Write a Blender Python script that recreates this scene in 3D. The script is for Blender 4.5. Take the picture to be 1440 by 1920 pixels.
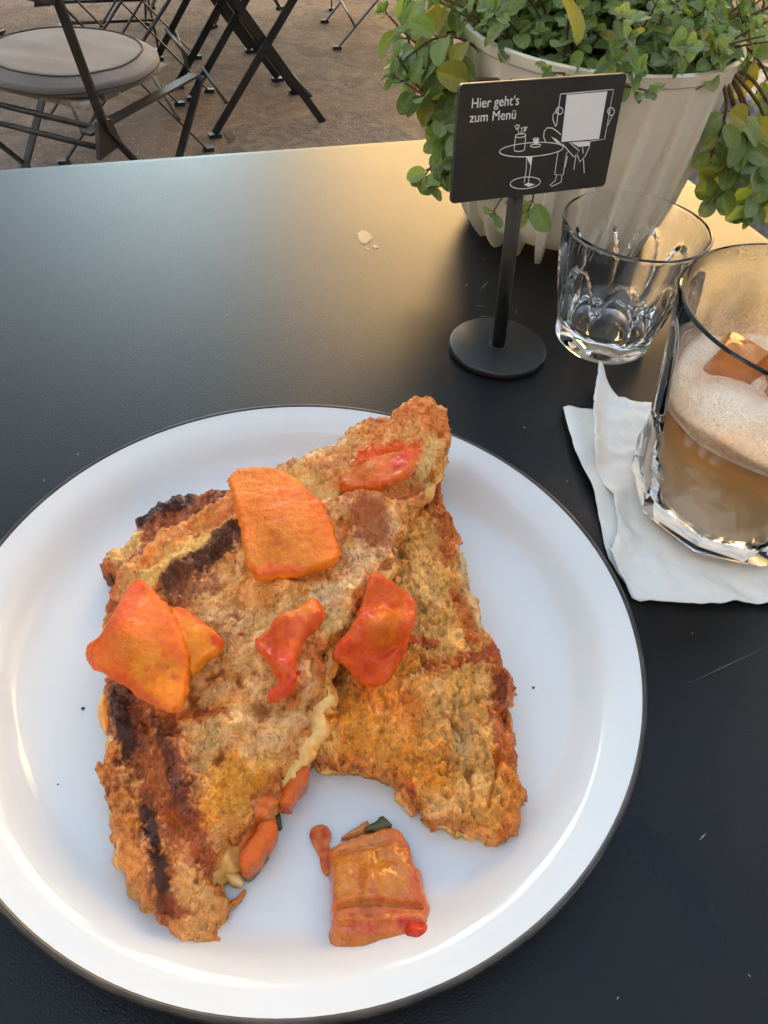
import bpy, bmesh, math, random
import numpy as np
from mathutils import Vector, Matrix, noise
from mathutils.geometry import delaunay_2d_cdt
random.seed(7); rng = np.random.default_rng(7)
S = bpy.context.scene
for o in list(bpy.data.objects): bpy.data.objects.remove(o)
COL = S.collection
R = math.radians
# ------------------------------------------------------------------ camera
# table top is z = 0, the ground is z = G
G = -0.72
FPX, PIT, ROL, CH = 1420.0, R(47.0), R(5.2), 0.2755
_U = np.array([0, math.sin(PIT), math.cos(PIT)]); _X = np.array([1.0, 0, 0])
FW = np.array([0, math.cos(PIT), -math.sin(PIT)])
RI = math.cos(ROL)*_X + math.sin(ROL)*_U
UP = -math.sin(ROL)*_X + math.cos(ROL)*_U
CP = np.array([0, 0, CH])
cd = bpy.data.cameras.new('camera'); cam = bpy.data.objects.new('camera', cd); COL.objects.link(cam)
cd.sensor_fit = 'VERTICAL'; cd.sensor_height = 24; cd.lens = FPX/1920*24
cd.clip_start = 0.01; cd.clip_end = 500
cam.matrix_world = Matrix(((RI[0], UP[0], -FW[0], CP[0]), (RI[1], UP[1], -FW[1], CP[1]), (RI[2], UP[2], -FW[2], CP[2]), (0, 0, 0, 1)))
S.camera = cam
# ------------------------------------------------------------------ light
SUN_EL, SUN_AZ = R(28), R(196)          # azimuth from +Y towards +X: behind the camera, a little left
w = bpy.data.worlds.new('World'); S.world = w; w.use_nodes = True
nt = w.node_tree; bg = nt.nodes['Background']
sky = nt.nodes.new('ShaderNodeTexSky'); sky.sky_type = 'NISHITA'; sky.sun_disc = False
sky.sun_elevation = SUN_EL; sky.sun_rotation = SUN_AZ; sky.dust_density = 4.0; sky.ozone_density = 0.3; sky.air_density = 1.0
nt.links.new(sky.outputs[0], bg.inputs[0]); bg.inputs[1].default_value = 0.062
sl = bpy.data.lights.new('sun', 'SUN'); sun = bpy.data.objects.new('sun', sl); COL.objects.link(sun)
sl.energy = 5.0; sl.angle = R(0.5); sl.color = (1.0, 0.86, 0.66)
sdir = Vector((math.sin(SUN_AZ)*math.cos(SUN_EL), math.cos(SUN_AZ)*math.cos(SUN_EL), math.sin(SUN_EL)))
sun.rotation_euler = sdir.to_track_quat('Z', 'Y').to_euler(); sun.location = (0, -6, 12)
vs = S.view_settings; vs.view_transform = 'Standard'; vs.look = 'None'; vs.gamma = 1; vs.use_curve_mapping = False
vs.exposure = 3.6
vs.use_white_balance = True; vs.white_balance_temperature = 7000; vs.white_balance_tint = 1
S.render.engine = 'CYCLES'
S.cycles.max_bounces = 14; S.cycles.transmission_bounces = 12; S.cycles.glossy_bounces = 6; S.cycles.transparent_max_bounces = 16
# ------------------------------------------------------------------ helpers
def lin(r, g, b):
    f = lambda c: (c/255/12.92) if c/255 <= .04045 else ((c/255+.055)/1.055)**2.4
    return (f(r), f(g), f(b))
def unp(p, z=0.0):
    p = np.atleast_2d(np.array(p, float)); x = (p[:, 0]-720)/FPX; y = -(p[:, 1]-960)/FPX
    d = FW + x[:, None]*RI + y[:, None]*UP
    t = (np.asarray(z)-CH)/d[:, 2]
    return CP + d*np.reshape(t, (-1, 1))
def proj(P):
    P = np.atleast_2d(P)-CP; zz = P@FW
    return np.stack([720+FPX*(P@RI)/zz, 960-FPX*(P@UP)/zz], 1)
def crop(x0, y0, s):
    return lambda pts: [(x0+s*a, y0+s*b) for a, b in pts]
def mesh_obj(name, verts, faces, mat=None, parent=None, smooth=True, label=None, cat=None, group=None, kind=None):
    me = bpy.data.meshes.new(name); me.from_pydata([tuple(map(float, v)) for v in verts], [], [tuple(int(i) for i in f) for f in faces]); me.update()
    if smooth and len(me.polygons): me.polygons.foreach_set('use_smooth', [True]*len(me.polygons))
    o = bpy.data.objects.new(name, me); COL.objects.link(o)
    if mat: me.materials.append(mat)
    if parent: o.parent = parent
    tag(o, label, cat, group, kind); return o
def tag(o, label=None, cat=None, group=None, kind=None):
    if label: o['label'] = label
    if cat: o['category'] = cat
    if group: o['group'] = group
    if kind: o['kind'] = kind
    return o
def empty(name, loc, label, cat, group=None, rz=0.0):
    o = bpy.data.objects.new(name, None); COL.objects.link(o); o.location = loc; o.rotation_euler = (0, 0, rz)
    o.empty_display_size = 0.02
    return tag(o, label, cat, group)
class MB:                                   # collects shapes into one mesh
    def __init__(s): s.v = []; s.f = []
    def add(s, v, f):
        n = len(s.v); s.v += [tuple(p) for p in v]; s.f += [tuple(i+n for i in q) for q in f]; return s
    def box(s, a, b, M=None):
        v = [(x, y, z) for x in (a[0], b[0]) for y in (a[1], b[1]) for z in (a[2], b[2])]
        if M is not None: v = [tuple(M @ Vector(p)) for p in v]
        return s.add(v, [(0, 1, 3, 2), (4, 6, 7, 5), (0, 4, 5, 1), (2, 3, 7, 6), (0, 2, 6, 4), (1, 5, 7, 3)])
    def bar(s, p, q, wd, th, up=(0, 0, 1)):
        p = Vector(p); q = Vector(q); d = (q-p); L = d.length; d.normalize()
        u = d.cross(Vector(up));
        if u.length < 1e-4: u = d.cross(Vector((1, 0, 0)))
        u.normalize(); n = d.cross(u)
        M = Matrix(((u[0], n[0], d[0], p[0]), (u[1], n[1], d[1], p[1]), (u[2], n[2], d[2], p[2]), (0, 0, 0, 1)))
        return s.box((-wd/2, -th/2, 0), (wd/2, th/2, L), M)
    def tube(s, pts, r, n=8, cap=True):
        pts = [Vector(p) for p in pts]; rs = r if isinstance(r, (list, tuple)) else [r]*len(pts)
        t0 = (pts[1]-pts[0]).normalized(); u = t0.orthogonal().normalized(); rings = []
        for i, p in enumerate(pts):
            t = (pts[min(i+1, len(pts)-1)]-pts[max(i-1, 0)]).normalized()
            u = (u-t*u.dot(t)).normalized(); b = t.cross(u)
            rings.append([p+(u*math.cos(2*math.pi*k/n)+b*math.sin(2*math.pi*k/n))*rs[i] for k in range(n)])
        v = [tuple(p) for rg in rings for p in rg]; f = []
        for i in range(len(pts)-1):
            for k in range(n): f.append((i*n+k, i*n+(k+1) % n, (i+1)*n+(k+1) % n, (i+1)*n+k))
        if cap: f.append(tuple(range(n-1, -1, -1))); f.append(tuple(range((len(pts)-1)*n, len(pts)*n)))
        return s.add(v, f)
    def lathe(s, prof, n=64, c=(0, 0)):
        v = []; f = []
        for r_, z_ in prof:
            for k in range(n):
                a = 2*math.pi*k/n; v.append((c[0]+r_*math.cos(a), c[1]+r_*math.sin(a), z_))
        for i in range(len(prof)-1):
            for k in range(n): f.append((i*n+k, i*n+(k+1) % n, (i+1)*n+(k+1) % n, (i+1)*n+k))
        return s.add(v, f)
    def build(s, name, mat, parent=None, smooth=True, **k): return mesh_obj(name, s.v, s.f, mat, parent, smooth, **k)
def shade_auto(o, deg=35):
    me = o.data; bm = bmesh.new(); bm.from_mesh(me)
    for e in bm.edges:
        e.smooth = not (len(e.link_faces) == 2 and e.calc_face_angle(0) > R(deg))
    bm.to_mesh(me); bm.free(); return o
def bevel(o, wdt, seg=2):
    m = o.modifiers.new('bevel', 'BEVEL'); m.width = wdt; m.segments = seg; m.limit_method = 'ANGLE'; m.angle_limit = R(40); return o
# ------------------------------------------------------------------ materials
class Mat:
    def __init__(s, name):
        s.m = bpy.data.materials.new(name); s.m.use_nodes = True; s.t = s.m.node_tree; s.b = s.t.nodes['Principled BSDF']
    def n(s, typ, **kw):
        x = s.t.nodes.new(typ)
        for k, v in kw.items(): setattr(x, k, v)
        return x
    def l(s, a, b): s.t.links.new(a, b)
    def set(s, **kw):
        for k, v in kw.items():
            k = k.replace('_', ' ')
            for key in s.b.inputs.keys():
                if key.lower() == k.lower():
                    s.b.inputs[key].default_value = (*v, 1) if isinstance(v, tuple) and len(v) == 3 and s.b.inputs[key].type == 'RGBA' else v
        return s
    def coord(s, out='Object', scale=(1, 1, 1), rot=(0, 0, 0)):
        c = s.n('ShaderNodeTexCoord'); mp = s.n('ShaderNodeMapping'); s.l(c.outputs[out], mp.inputs[0])
        mp.inputs['Scale'].default_value = scale; mp.inputs['Rotation'].default_value = rot; return mp.outputs[0]
    def noise(s, vec, scale, detail=4, rough=.55, dist=0):
        x = s.n('ShaderNodeTexNoise'); x.inputs['Scale'].default_value = scale; x.inputs['Detail'].default_value = detail
        x.inputs['Roughness'].default_value = rough; x.inputs['Distortion'].default_value = dist
        if vec is not None: s.l(vec, x.inputs['Vector'])
        return x.outputs['Fac']
    def voro(s, vec, scale, feature='F1', rnd=1):
        x = s.n('ShaderNodeTexVoronoi'); x.feature = feature; x.inputs['Scale'].default_value = scale; x.inputs['Randomness'].default_value = rnd
        s.l(vec, x.inputs['Vector']); return x.outputs['Distance']
    def ramp(s, fac, stops, interp='LINEAR'):
        x = s.n('ShaderNodeValToRGB'); x.color_ramp.interpolation = interp; e = x.color_ramp.elements
        while len(e) < len(stops): e.new(.5)
        for i, (p, c) in enumerate(stops):
            e[i].position = p; e[i].color = (*c, 1) if not isinstance(c, (int, float)) else (c, c, c, 1)
        s.l(fac, x.inputs[0]); return x.outputs[0]
    def mix(s, fac, a, b, mode='MIX'):
        x = s.n('ShaderNodeMix'); x.data_type = 'RGBA'; x.blend_type = mode
        for sock, val in ((x.inputs[0], fac), (x.inputs[6], a), (x.inputs[7], b)):
            if hasattr(val, 'links'): s.l(val, sock)
            else: sock.default_value = (*val, 1) if isinstance(val, tuple) else val
        return x.outputs[2]
    def math(s, op, a, b=0.0, clamp=False):
        x = s.n('ShaderNodeMath'); x.operation = op; x.use_clamp = clamp
        for sock, val in ((x.inputs[0], a), (x.inputs[1], b)):
            if hasattr(val, 'links'): s.l(val, sock)
            else: sock.default_value = val
        return x.outputs[0]
    def bump(s, h, dist=.001, strength=1.0, prev=None):
        x = s.n('ShaderNodeBump'); x.inputs['Distance'].default_value = dist; x.inputs['Strength'].default_value = strength
        s.l(h, x.inputs['Height'])
        if prev is not None: s.l(prev, x.inputs['Normal'])
        s.l(x.outputs[0], s.b.inputs['Normal']); return x.outputs[0]
    def to(s, sock, key): s.l(sock, s.b.inputs[key]); return s
    def attr(s, name):
        x = s.n('ShaderNodeAttribute'); x.attribute_name = name; return x
def simple(name, col, rough=.5, **kw): return Mat(name).set(base_color=col, roughness=rough, **kw).m
M = {}
def mk_materials():
    # black powder-coated table top: fine orange-peel grain, dust specks, wipe marks
    m = Mat('table_black'); v = m.coord()
    n1 = m.noise(v, 1500, 2, .6); n2 = m.noise(v, 9, 5, .6); n3 = m.noise(v, 1050, 1, .5)
    base = m.ramp(n2, [(.3, (.007, .007, .0072)), (.7, (.012, .0116, .0116))])
    speck = m.ramp(m.noise(v, 420, 0, .5), [(.90, 0.0), (.92, 1.0)])
    col = m.mix(m.math('MULTIPLY', speck, .22), base, (.35, .34, .32)); m.to(col, 'Base Color')
    wet = m.attr('wipe').outputs['Fac']
    rg = m.math('SUBTRACT', m.math('ADD', m.math('MULTIPLY', n2, .10), .27), m.math('MULTIPLY', wet, .22))
    m.to(rg, 'Roughness'); m.bump(m.math('ADD', n1, m.math('MULTIPLY', n3, 1.0)), .00020, .55); m.set(specular_ior_level=.28); M['table'] = m.m
    m = Mat('black_metal'); v = m.coord(); n = m.noise(v, 60, 4)
    m.to(m.ramp(n, [(.35, (.010, .010, .011)), (.75, (.022, .020, .018))]), 'Base Color'); m.set(roughness=.42); m.bump(m.noise(v, 500, 2), .0003, .4); M['metal'] = m.m
    m = Mat('worn_metal'); v = m.coord(); n = m.noise(v, 25, 5)
    m.to(m.ramp(n, [(.4, (.012, .012, .013)), (.62, (.03, .025, .02)), (.8, (.09, .06, .04))]), 'Base Color'); m.set(roughness=.45); M['worn'] = m.m
    M['steel'] = simple('bare_steel', (.35, .34, .32), .35, metallic=1.0)
    # plate
    m = Mat('white_glaze'); v = m.coord(); n = m.noise(v, 6, 3)
    m.to(m.ramp(n, [(.3, (.66, .675, .67)), (.7, (.70, .71, .70))]), 'Base Color'); m.set(roughness=.09, specular_ior_level=.45)
    m.bump(m.noise(v, 35, 2), .0004, .15); M['glaze'] = m.m
    m = Mat('dark_rim'); v = m.coord(); n = m.noise(v, 70, 4)
    m.to(m.ramp(n, [(.35, (.022, .018, .016)), (.7, (.07, .055, .045))]), 'Base Color'); m.set(roughness=.28); M['rim'] = m.m
    # bread: painted toast colours + fibres, pores, grease
    def bread(name, fib_rot, net, pore=1.0):
        m = Mat(name); ac = m.attr('Col').outputs['Color']; v = m.coord(); vf = m.coord(scale=(1, .4, 1), rot=(0, 0, fib_rot))
        f1 = m.noise(vf, 900, 5, .7, .6); f2 = m.noise(v, 330, 6, .72, .4)
        col = m.mix(.7, ac, m.ramp(m.math('ADD', m.math('MULTIPLY', f1, .5), m.math('MULTIPLY', f2, .5)), [(.38, (.55, .42, .28)), (.47, (.95, .88, .78)), (.54, (1.15, 1.12, 1.06)), (.64, (1.5, 1.5, 1.42))]), 'MULTIPLY')
        p = m.voro(vf, 520); hole = m.math('MULTIPLY', m.ramp(p, [(.10, 1.0), (.22, 0.0)]), m.ramp(m.noise(v, 80, 3), [(.46, 0.0), (.56, .7*pore)]))
        col = m.mix(hole, col, lin(104, 66, 34)); m.to(col, 'Base Color')
        grease = m.noise(v, 95, 4, .6); m.to(m.ramp(grease, [(.44, .60), (.55, .10)]), 'Roughness')
        dry = m.ramp(grease, [(.44, 1.0), (.56, .22)])
        h = m.math('MULTIPLY', dry, m.math('SUBTRACT', m.math('ADD', m.math('MULTIPLY', f1, .5), f2), m.math('MULTIPLY', hole, .8)))
        m.bump(h, .0026, .85); m.set(subsurface_weight=.08, subsurface_radius=(.003, .0015, .0008), subsurface_scale=1.0, specular_ior_level=.42)
        return m.m
    M['bread_a'] = bread('toasted_bread', R(-25), .55, .8); M['bread_b'] = bread('toasted_bread_open_crumb', R(-24), 1.0, 1.0)
    m = Mat('cheese_filling'); a = m.attr('Col'); v = m.coord(); n = m.noise(v, 140, 4)
    m.to(m.mix(.6, a.outputs['Color'], m.ramp(n, [(.35, (.7, .6, .45)), (.6, (1.1, 1.1, 1.05))]), 'MULTIPLY'), 'Base Color')
    m.set(roughness=.28, subsurface_weight=.3, subsurface_radius=(.006, .003, .001), subsurface_scale=1.0); m.bump(m.noise(v, 220, 4), .0015, .5); M['cheese'] = m.m
    def kimchi(name, rot, r0, r1, fibre):
        m = Mat(name); v = m.coord(); vs_ = m.coord(scale=(1, .22, 1), rot=(0, 0, rot)); ac = m.attr('Col').outputs['Color']
        a = m.noise(v, 90, 6, .7, .8); b = m.noise(vs_, 300, 4, .6); fl = m.voro(v, 190)
        col = m.mix(.75, ac, m.ramp(a, [(.30, (.86, .58, .3)), (.48, (1.0, .97, .9)), (.68, (1.03, 1.06, 1.1))]), 'MULTIPLY')
        col = m.mix(fibre, col, m.ramp(b, [(.35, (.90, .78, .6)), (.65, (1.04, 1.08, 1.1))]), 'MULTIPLY')
        fleck = m.math('MULTIPLY', m.ramp(fl, [(.08, 1.0), (.17, 0.0)]), m.ramp(m.noise(v, 60, 2), [(.5, 0.0), (.6, .8)]))
        col = m.mix(fleck, col, lin(190, 30, 2)); m.to(col, 'Base Color')
        m.to(m.ramp(m.noise(v, 110, 4), [(.42, r0), (.6, r1)]), 'Roughness')
        m.set(subsurface_weight=.35, subsurface_radius=(.005, .0018, .0005), subsurface_scale=1.0, specular_ior_level=.28 if r0 != .04 else .45, coat_weight=.12 if r0 > .1 else (.3 if r0 == .05 else .65), coat_roughness=.05, coat_ior=1.55)
        m.bump(m.math('ADD', m.math('MULTIPLY', b, .5), m.noise(v, 360, 6, .7)), .0016 if r0 > .1 else .0026, .8); return m.m
    M['kim1'] = kimchi('orange_radish', R(20), .16, .36, .35); M['kim2'] = kimchi('orange_radish_deep', R(-40), .16, .36, .3)
    M['kim3'] = kimchi('red_cabbage', R(60), .05, .14, .4); M['kim4'] = kimchi('pale_cabbage', R(85), .04, .12, .55)
    m = Mat('chili_sauce'); v = m.coord(); m.to(m.ramp(m.noise(v, 260, 4), [(.35, lin(190, 52, 4)), (.6, lin(222, 122, 36))]), 'Base Color'); m.set(roughness=.08, alpha=.86); M['sauce'] = m.m
    M['flake'] = simple('chili_flake', lin(206, 40, 4), .3)
    M['leafbit'] = simple('dark_green_leaf', lin(74, 72, 32), .35)
    # glass and drink
    g = Mat('clear_glass'); g.set(base_color=(1, 1, 1), roughness=0.0, transmission_weight=1.0, ior=1.46); M['glass'] = g.m
    m = Mat('milky_coffee'); v = m.coord(); 
    gx = m.n('ShaderNodeSeparateXYZ'); m.l(v, gx.inputs[0])
    nz = m.math('ADD', gx.outputs[2], m.math('MULTIPLY', m.math('SUBTRACT', m.noise(v, 40, 3), .5), .012))
    m.to(m.ramp(m.math('MULTIPLY', nz, 14), [(.20, lin(252, 226, 190)), (.58, lin(248, 216, 170)), (.80, lin(222, 166, 96)), (.92, lin(200, 132, 60))]), 'Base Color')
    m.set(roughness=.15, subsurface_weight=.25, subsurface_radius=(.008, .005, .003), subsurface_scale=1.0); M['coffee'] = m.m
    m = Mat('milk_foam'); v = m.coord(); p = m.voro(v, 900); n = m.noise(v, 60, 4)
    m.to(m.mix(.5, m.ramp(n, [(.35, lin(240, 210, 176)), (.65, lin(252, 236, 210))]), m.ramp(p, [(.1, (.84, .78, .72)), (.4, (1, 1, 1))]), 'MULTIPLY'), 'Base Color')
    m.set(roughness=.45, subsurface_weight=.2, subsurface_radius=(.005, .004, .003), subsurface_scale=1.0); m.bump(p, .0008, .6); M['foam'] = m.m
    m = Mat('foam_film'); v = m.coord(); p = m.voro(v, 650); q = m.voro(v, 1500); n = m.noise(v, 42, 4, .6, .5); at = m.attr('film').outputs['Fac']
    m.set(base_color=lin(252, 228, 198), roughness=.3)
    dens = m.math('ADD', at, m.math('MULTIPLY', m.math('SUBTRACT', n, .5), 1.3))
    spots = m.math('ADD', m.math('MULTIPLY', p, .8), m.math('MULTIPLY', q, .5))
    al = m.math('SUBTRACT', m.math('MULTIPLY', dens, 1.2), m.math('MULTIPLY', spots, .5), True)
    tl = m.n('ShaderNodeBsdfTranslucent'); tl.inputs[0].default_value = (*lin(250, 226, 200), 1); mx = m.n('ShaderNodeMixShader'); mx.inputs[0].default_value = .5; m.l(m.b.outputs[0], mx.inputs[1]); m.l(tl.outputs[0], mx.inputs[2])
    tp_ = m.n('ShaderNodeBsdfTransparent'); m2 = m.n('ShaderNodeMixShader'); m.l(m.math('MULTIPLY', al, .9), m2.inputs[0]); m.l(tp_.outputs[0], m2.inputs[1]); m.l(mx.outputs[0], m2.inputs[2]); m.l(m2.outputs[0], m.t.nodes['Material Output'].inputs[0]); M['film'] = m.m
    m = Mat('ice_in_coffee'); m.set(base_color=lin(226, 150, 84), roughness=.08, transmission_weight=.75, ior=1.31, subsurface_weight=0.0); M['ice'] = m.m
    # napkin
    m = Mat('paper_napkin'); v = m.coord(); n = m.noise(v, 420, 3); e = m.voro(v, 900)
    m.to(m.ramp(m.noise(v, 30, 4), [(.3, (.86, .82, .75)), (.7, (.92, .88, .81))]), 'Base Color'); m.set(roughness=.85, subsurface_weight=.15, subsurface_radius=(.003, .002, .0015), subsurface_scale=1.0)
    m.bump(m.math('ADD', n, m.math('MULTIPLY', e, .5)), .0005, .4); M['napkin'] = m.m
    # pot, soil, plant
    m = Mat('cream_plastic'); v = m.coord(); n = m.noise(v, 18, 5)
    dirt = m.ramp(m.noise(v, 90, 3), [(.68, 0.0), (.8, .5)])
    c_ = m.ramp(n, [(.3, lin(226, 216, 198)), (.7, lin(236, 228, 212))]); m.to(m.mix(m.math('MULTIPLY', dirt, .35), c_, lin(120, 96, 74)), 'Base Color')
    m.set(roughness=.42, subsurface_weight=.1, subsurface_radius=(.01, .008, .006), subsurface_scale=1.0); m.bump(m.noise(v, 300, 2), .0003, .3); M['pot'] = m.m
    m = Mat('soil'); v = m.coord(); m.to(m.ramp(m.noise(v, 120, 5), [(.3, (.012, .008, .006)), (.7, (.05, .034, .022))]), 'Base Color'); m.set(roughness=.95); m.bump(m.noise(v, 150, 4), .006, .9); M['soil'] = m.m
    def leaf(name, dark, light, yel):
        m = Mat(name); v = m.coord('Generated'); at = m.attr('vein').outputs['Fac']
        oi = m.n('ShaderNodeObjectInfo'); rnd = m.attr('rnd').outputs['Fac']
        r_ = m.math('FRACT', m.math('ADD', oi.outputs['Random'], rnd))
        base = m.ramp(r_, [(0.0, dark), (.55, light), (.90, light), (1.0, yel)])
        n = m.noise(v, 7, 4); col = m.mix(.4, base, m.ramp(n, [(.3, (.72, .75, .7)), (.7, (1.15, 1.15, 1.15))]), 'MULTIPLY')
        col = m.mix(m.math('MULTIPLY', at, .35), col, (light[0]*1.6, light[1]*1.45, light[2]*1.5))
        m.to(col, 'Base Color'); m.set(roughness=.52, specular_ior_level=.35, sheen_weight=.3)
        m.bump(m.math('ADD', m.math('MULTIPLY', at, -1.0), m.math('MULTIPLY', n, .4)), .0016, .7)
        tr = m.n('ShaderNodeBsdfTranslucent'); m.l(m.mix(1.0, col, (1.5, 1.6, .55), 'MULTIPLY'), tr.inputs[0])
        mx = m.n('ShaderNodeMixShader'); mx.inputs[0].default_value = .36
        out = m.t.nodes['Material Output']; m.l(m.b.outputs[0], mx.inputs[1]); m.l(tr.outputs[0], mx.inputs[2]); m.l(mx.outputs[0], out.inputs[0]); return m.m
    M['leaf'] = leaf('oregano_leaf', (.10, .16, .045), (.23, .32, .095), (.44, .40, .08))
    M['leaf_grey'] = leaf('oregano_leaf_grey', (.14, .20, .10), (.26, .35, .165), (.34, .39, .14))
    M['leaf_yellow'] = leaf('oregano_leaf_yellow', (.30, .28, .05), (.40, .35, .06), (.42, .32, .05))
    M['stem'] = simple('brown_stem', lin(96, 64, 44), .6)
    # sign
    m = Mat('sign_black'); v = m.coord(); c0 = m.ramp(m.noise(v, 30, 3), [(.3, (.014, .012, .011)), (.7, (.019, .017, .015))]); m.to(m.mix(m.ramp(m.noise(v, 900, 2), [(.68, 0.0), (.76, .25)]), c0, (.2, .18, .15)), 'Base Color'); m.set(roughness=.42); m.bump(m.noise(v, 1300, 2), .0002, .4); M['sign'] = m.m
    M['sign_edge'] = simple('sign_edge', (.05, .045, .04), .3)
    M['print'] = simple('white_print', (.78, .78, .78), .5)
    # ground & surroundings
    m = Mat('worn_concrete'); v = m.coord()
    a = m.noise(v, .9, 6, .6, .6); b = m.noise(v, 22, 6, .7); c = m.noise(v, 140, 3, .6)
    col = m.ramp(a, [(.32, (.085, .060, .044)), (.5, (.160, .115, .085)), (.68, (.235, .178, .135))])
    col = m.mix(.7, col, m.ramp(b, [(.3, (.68, .66, .64)), (.7, (1.28, 1.26, 1.22))]), 'MULTIPLY')
    peb = m.ramp(m.noise(v, 110, 2), [(.62, 0.0), (.70, .7)]); col = m.mix(peb, col, (.36, .30, .24)); stn = m.ramp(m.noise(v, 4.5, 6, .7, 1.5), [(.42, (.62, .58, .55)), (.52, (1.05, 1.05, 1.05))]); col = m.mix(.75, col, stn, 'MULTIPLY')
    pit = m.ramp(m.noise(v, 55, 3), [(.28, .6), (.34, 0.0)]); col = m.mix(pit, col, (.035, .025, .02))
    m.to(col, 'Base Color'); m.set(roughness=.8); m.bump(m.math('ADD', b, m.math('MULTIPLY', c, .8)), .014, .8); M['ground'] = m.m
    m = Mat('rough_patch'); v = m.coord(); p = m.voro(v, 120); n = m.noise(v, 30, 5)
    m.to(m.mix(.6, m.ramp(n, [(.3, (.07, .055, .045)), (.7, (.16, .13, .105))]), m.ramp(p, [(.1, (.6, .6, .6)), (.5, (1.2, 1.2, 1.2))]), 'MULTIPLY'), 'Base Color'); m.set(roughness=.9); m.bump(p, .006, .8); M['patch'] = m.m
    def plaster(name, c):
        m = Mat(name); v = m.coord(); n = m.noise(v, .35, 6); m.to(m.ramp(n, [(.3, tuple(x*.88 for x in c)), (.7, tuple(min(1, x*1.08) for x in c))]), 'Base Color'); m.set(roughness=.9); m.bump(m.noise(v, 40, 4), .01, .4); return m.m
    M['plaster_warm'] = plaster('apricot_plaster', (.86, .60, .33)); M['plaster_cool'] = plaster('grey_plaster', (.42, .42, .44)); M['plaster_cafe'] = plaster('pale_plaster', (.62, .60, .57))
    M['slate'] = simple('added_dark_roof', (.045, .047, .055), .55); M['winframe'] = simple('white_frame', (.75, .75, .72), .5); M['pane'] = simple('window_pane', (.02, .025, .03), .05)
    m = Mat('grey_fabric'); v = m.coord(); wv = m.noise(v, 900, 2); n = m.noise(v, 9, 4)
    m.to(m.ramp(n, [(.3, (.115, .100, .094)), (.7, (.155, .137, .128))]), 'Base Color'); m.set(roughness=.85, sheen_weight=.2); m.bump(m.math('ADD', m.math('MULTIPLY', wv, .2), n), .006, .5); M['fabric'] = m.m
    M['fabric_dark'] = simple('dark_piping', (.03, .028, .028), .8)
    m = Mat('weathered_wood'); v = m.coord(scale=(.12, 1, 1)); n = m.noise(v, 90, 6, .7, .4)
    m.to(m.ramp(n, [(.3, (.13, .105, .085)), (.55, (.30, .255, .21)), (.75, (.42, .37, .31))]), 'Base Color'); m.set(roughness=.8); m.bump(n, .004, .7); M['wood'] = m.m
    m = Mat('granite'); v = m.coord(); n = m.noise(v, 28, 6, .75, .6)
    m.to(m.ramp(n, [(.32, (.09, .085, .09)), (.5, (.22, .21, .22)), (.68, (.42, .40, .40))]), 'Base Color'); m.set(roughness=.7); m.bump(n, .006, .6); M['granite'] = m.m
mk_materials()
# ------------------------------------------------------------------ setting
mesh_obj('ground', [(-60, -30, G), (60, -30, G), (60, 90, G), (-60, 90, G)], [(0, 1, 2, 3)], M['ground'], kind='structure')
# rough repair patch in the paving behind the table
pts = unp(crop(300, 0, .3194)([(470, 760), (700, 720), (880, 705), (1000, 690), (1110, 675), (1190, 668), (1260, 700), (1330, 745), (1430, 790), (1600, 900), (1500, 1000), (900, 1050), (380, 1000), (360, 900), (400, 800)]), G)
pv = []; 
for i in range(len(pts)):
    a, b = pts[i], pts[(i+1) % len(pts)]
    for k in range(8):
        q = a+(b-a)*k/8; q = q + np.array([noise.noise(Vector(q*9)), noise.noise(Vector(q*9+5)), 0])*.035; pv.append(q)
n = len(pv); vtx = [(p[0], p[1], G+.004) for p in pv]; cen = np.mean(pv, 0)
vin = [tuple((np.array(p)-[cen[0], cen[1], 0])*[.93, .93, 1]+[cen[0], cen[1], .010]) for p in vtx]
mesh_obj('pavement_patch', vtx+vin, [tuple([i, (i+1) % n, n+(i+1) % n, n+i]) for i in range(n)]+[tuple(range(n, 2*n))], M['patch'], kind='structure', smooth=False)
def town_house(name, label, x0, x1, y0, y1, eaves, ridge, wall, nwin, nfl, face):
    t = empty(name, ((x0+x1)/2, (y0+y1)/2, G), label, 'building')
    ox, oy = (x0+x1)/2, (y0+y1)/2
    a, b, c, d = x0-ox, x1-ox, y0-oy, y1-oy
    MB().box((a, c, -.2), (b, d, eaves)).build('wall', wall, t, False)
    m = MB(); e = .35; rin = 2.4
    v = [(a-e, c-e, eaves), (b+e, c-e, eaves), (b+e, d+e, eaves), (a-e, d+e, eaves), (a+rin, c+rin, ridge), (b-rin, c+rin, ridge), (b-rin, d-rin, ridge), (a+rin, d-rin, ridge)]
    m.add(v, [(3, 2, 1, 0), (0, 1, 5, 4), (1, 2, 6, 5), (2, 3, 7, 6), (3, 0, 4, 7), (4, 5, 6, 7)]); m.build('roof', M['slate'], t, False)  # unseen dark roof, added so the table reflects darkness above the eaves
    yf = c if face < 0 else d; sg = -1 if face < 0 else 1
    for fl in range(nfl):
        for k in range(nwin):
            cx = a+(k+.5)*(b-a)/nwin; z0 = 1.0+fl*(eaves-.6)/nfl; z1 = z0+(eaves-.6)/nfl*.58
            ys = sorted((yf+sg*.003, yf+sg*.06)); m = MB()
            for q in ((cx-.55, z0, cx-.45, z1), (cx+.45, z0, cx+.55, z1), (cx-.45, z0, cx+.45, z0+.1), (cx-.45, z1-.1, cx+.45, z1)):
                m.box((q[0], ys[0], q[1]), (q[2], ys[1], q[3]))
            wn = m.build('window', M['winframe'], t, False)
            ys = sorted((yf+sg*.003, yf+sg*.02)); MB().box((cx-.45, ys[0], z0+.1), (cx+.45, ys[1], z1-.1)).build('pane', M['pane'], wn, False)
    return t
town_house('town_house', 'apricot plastered town house across the square, with a dark roof added for reflections', -1.5, 26, 12.5, 20, 8.6, 13.5, M['plaster_warm'], 9, 2, -1)
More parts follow.
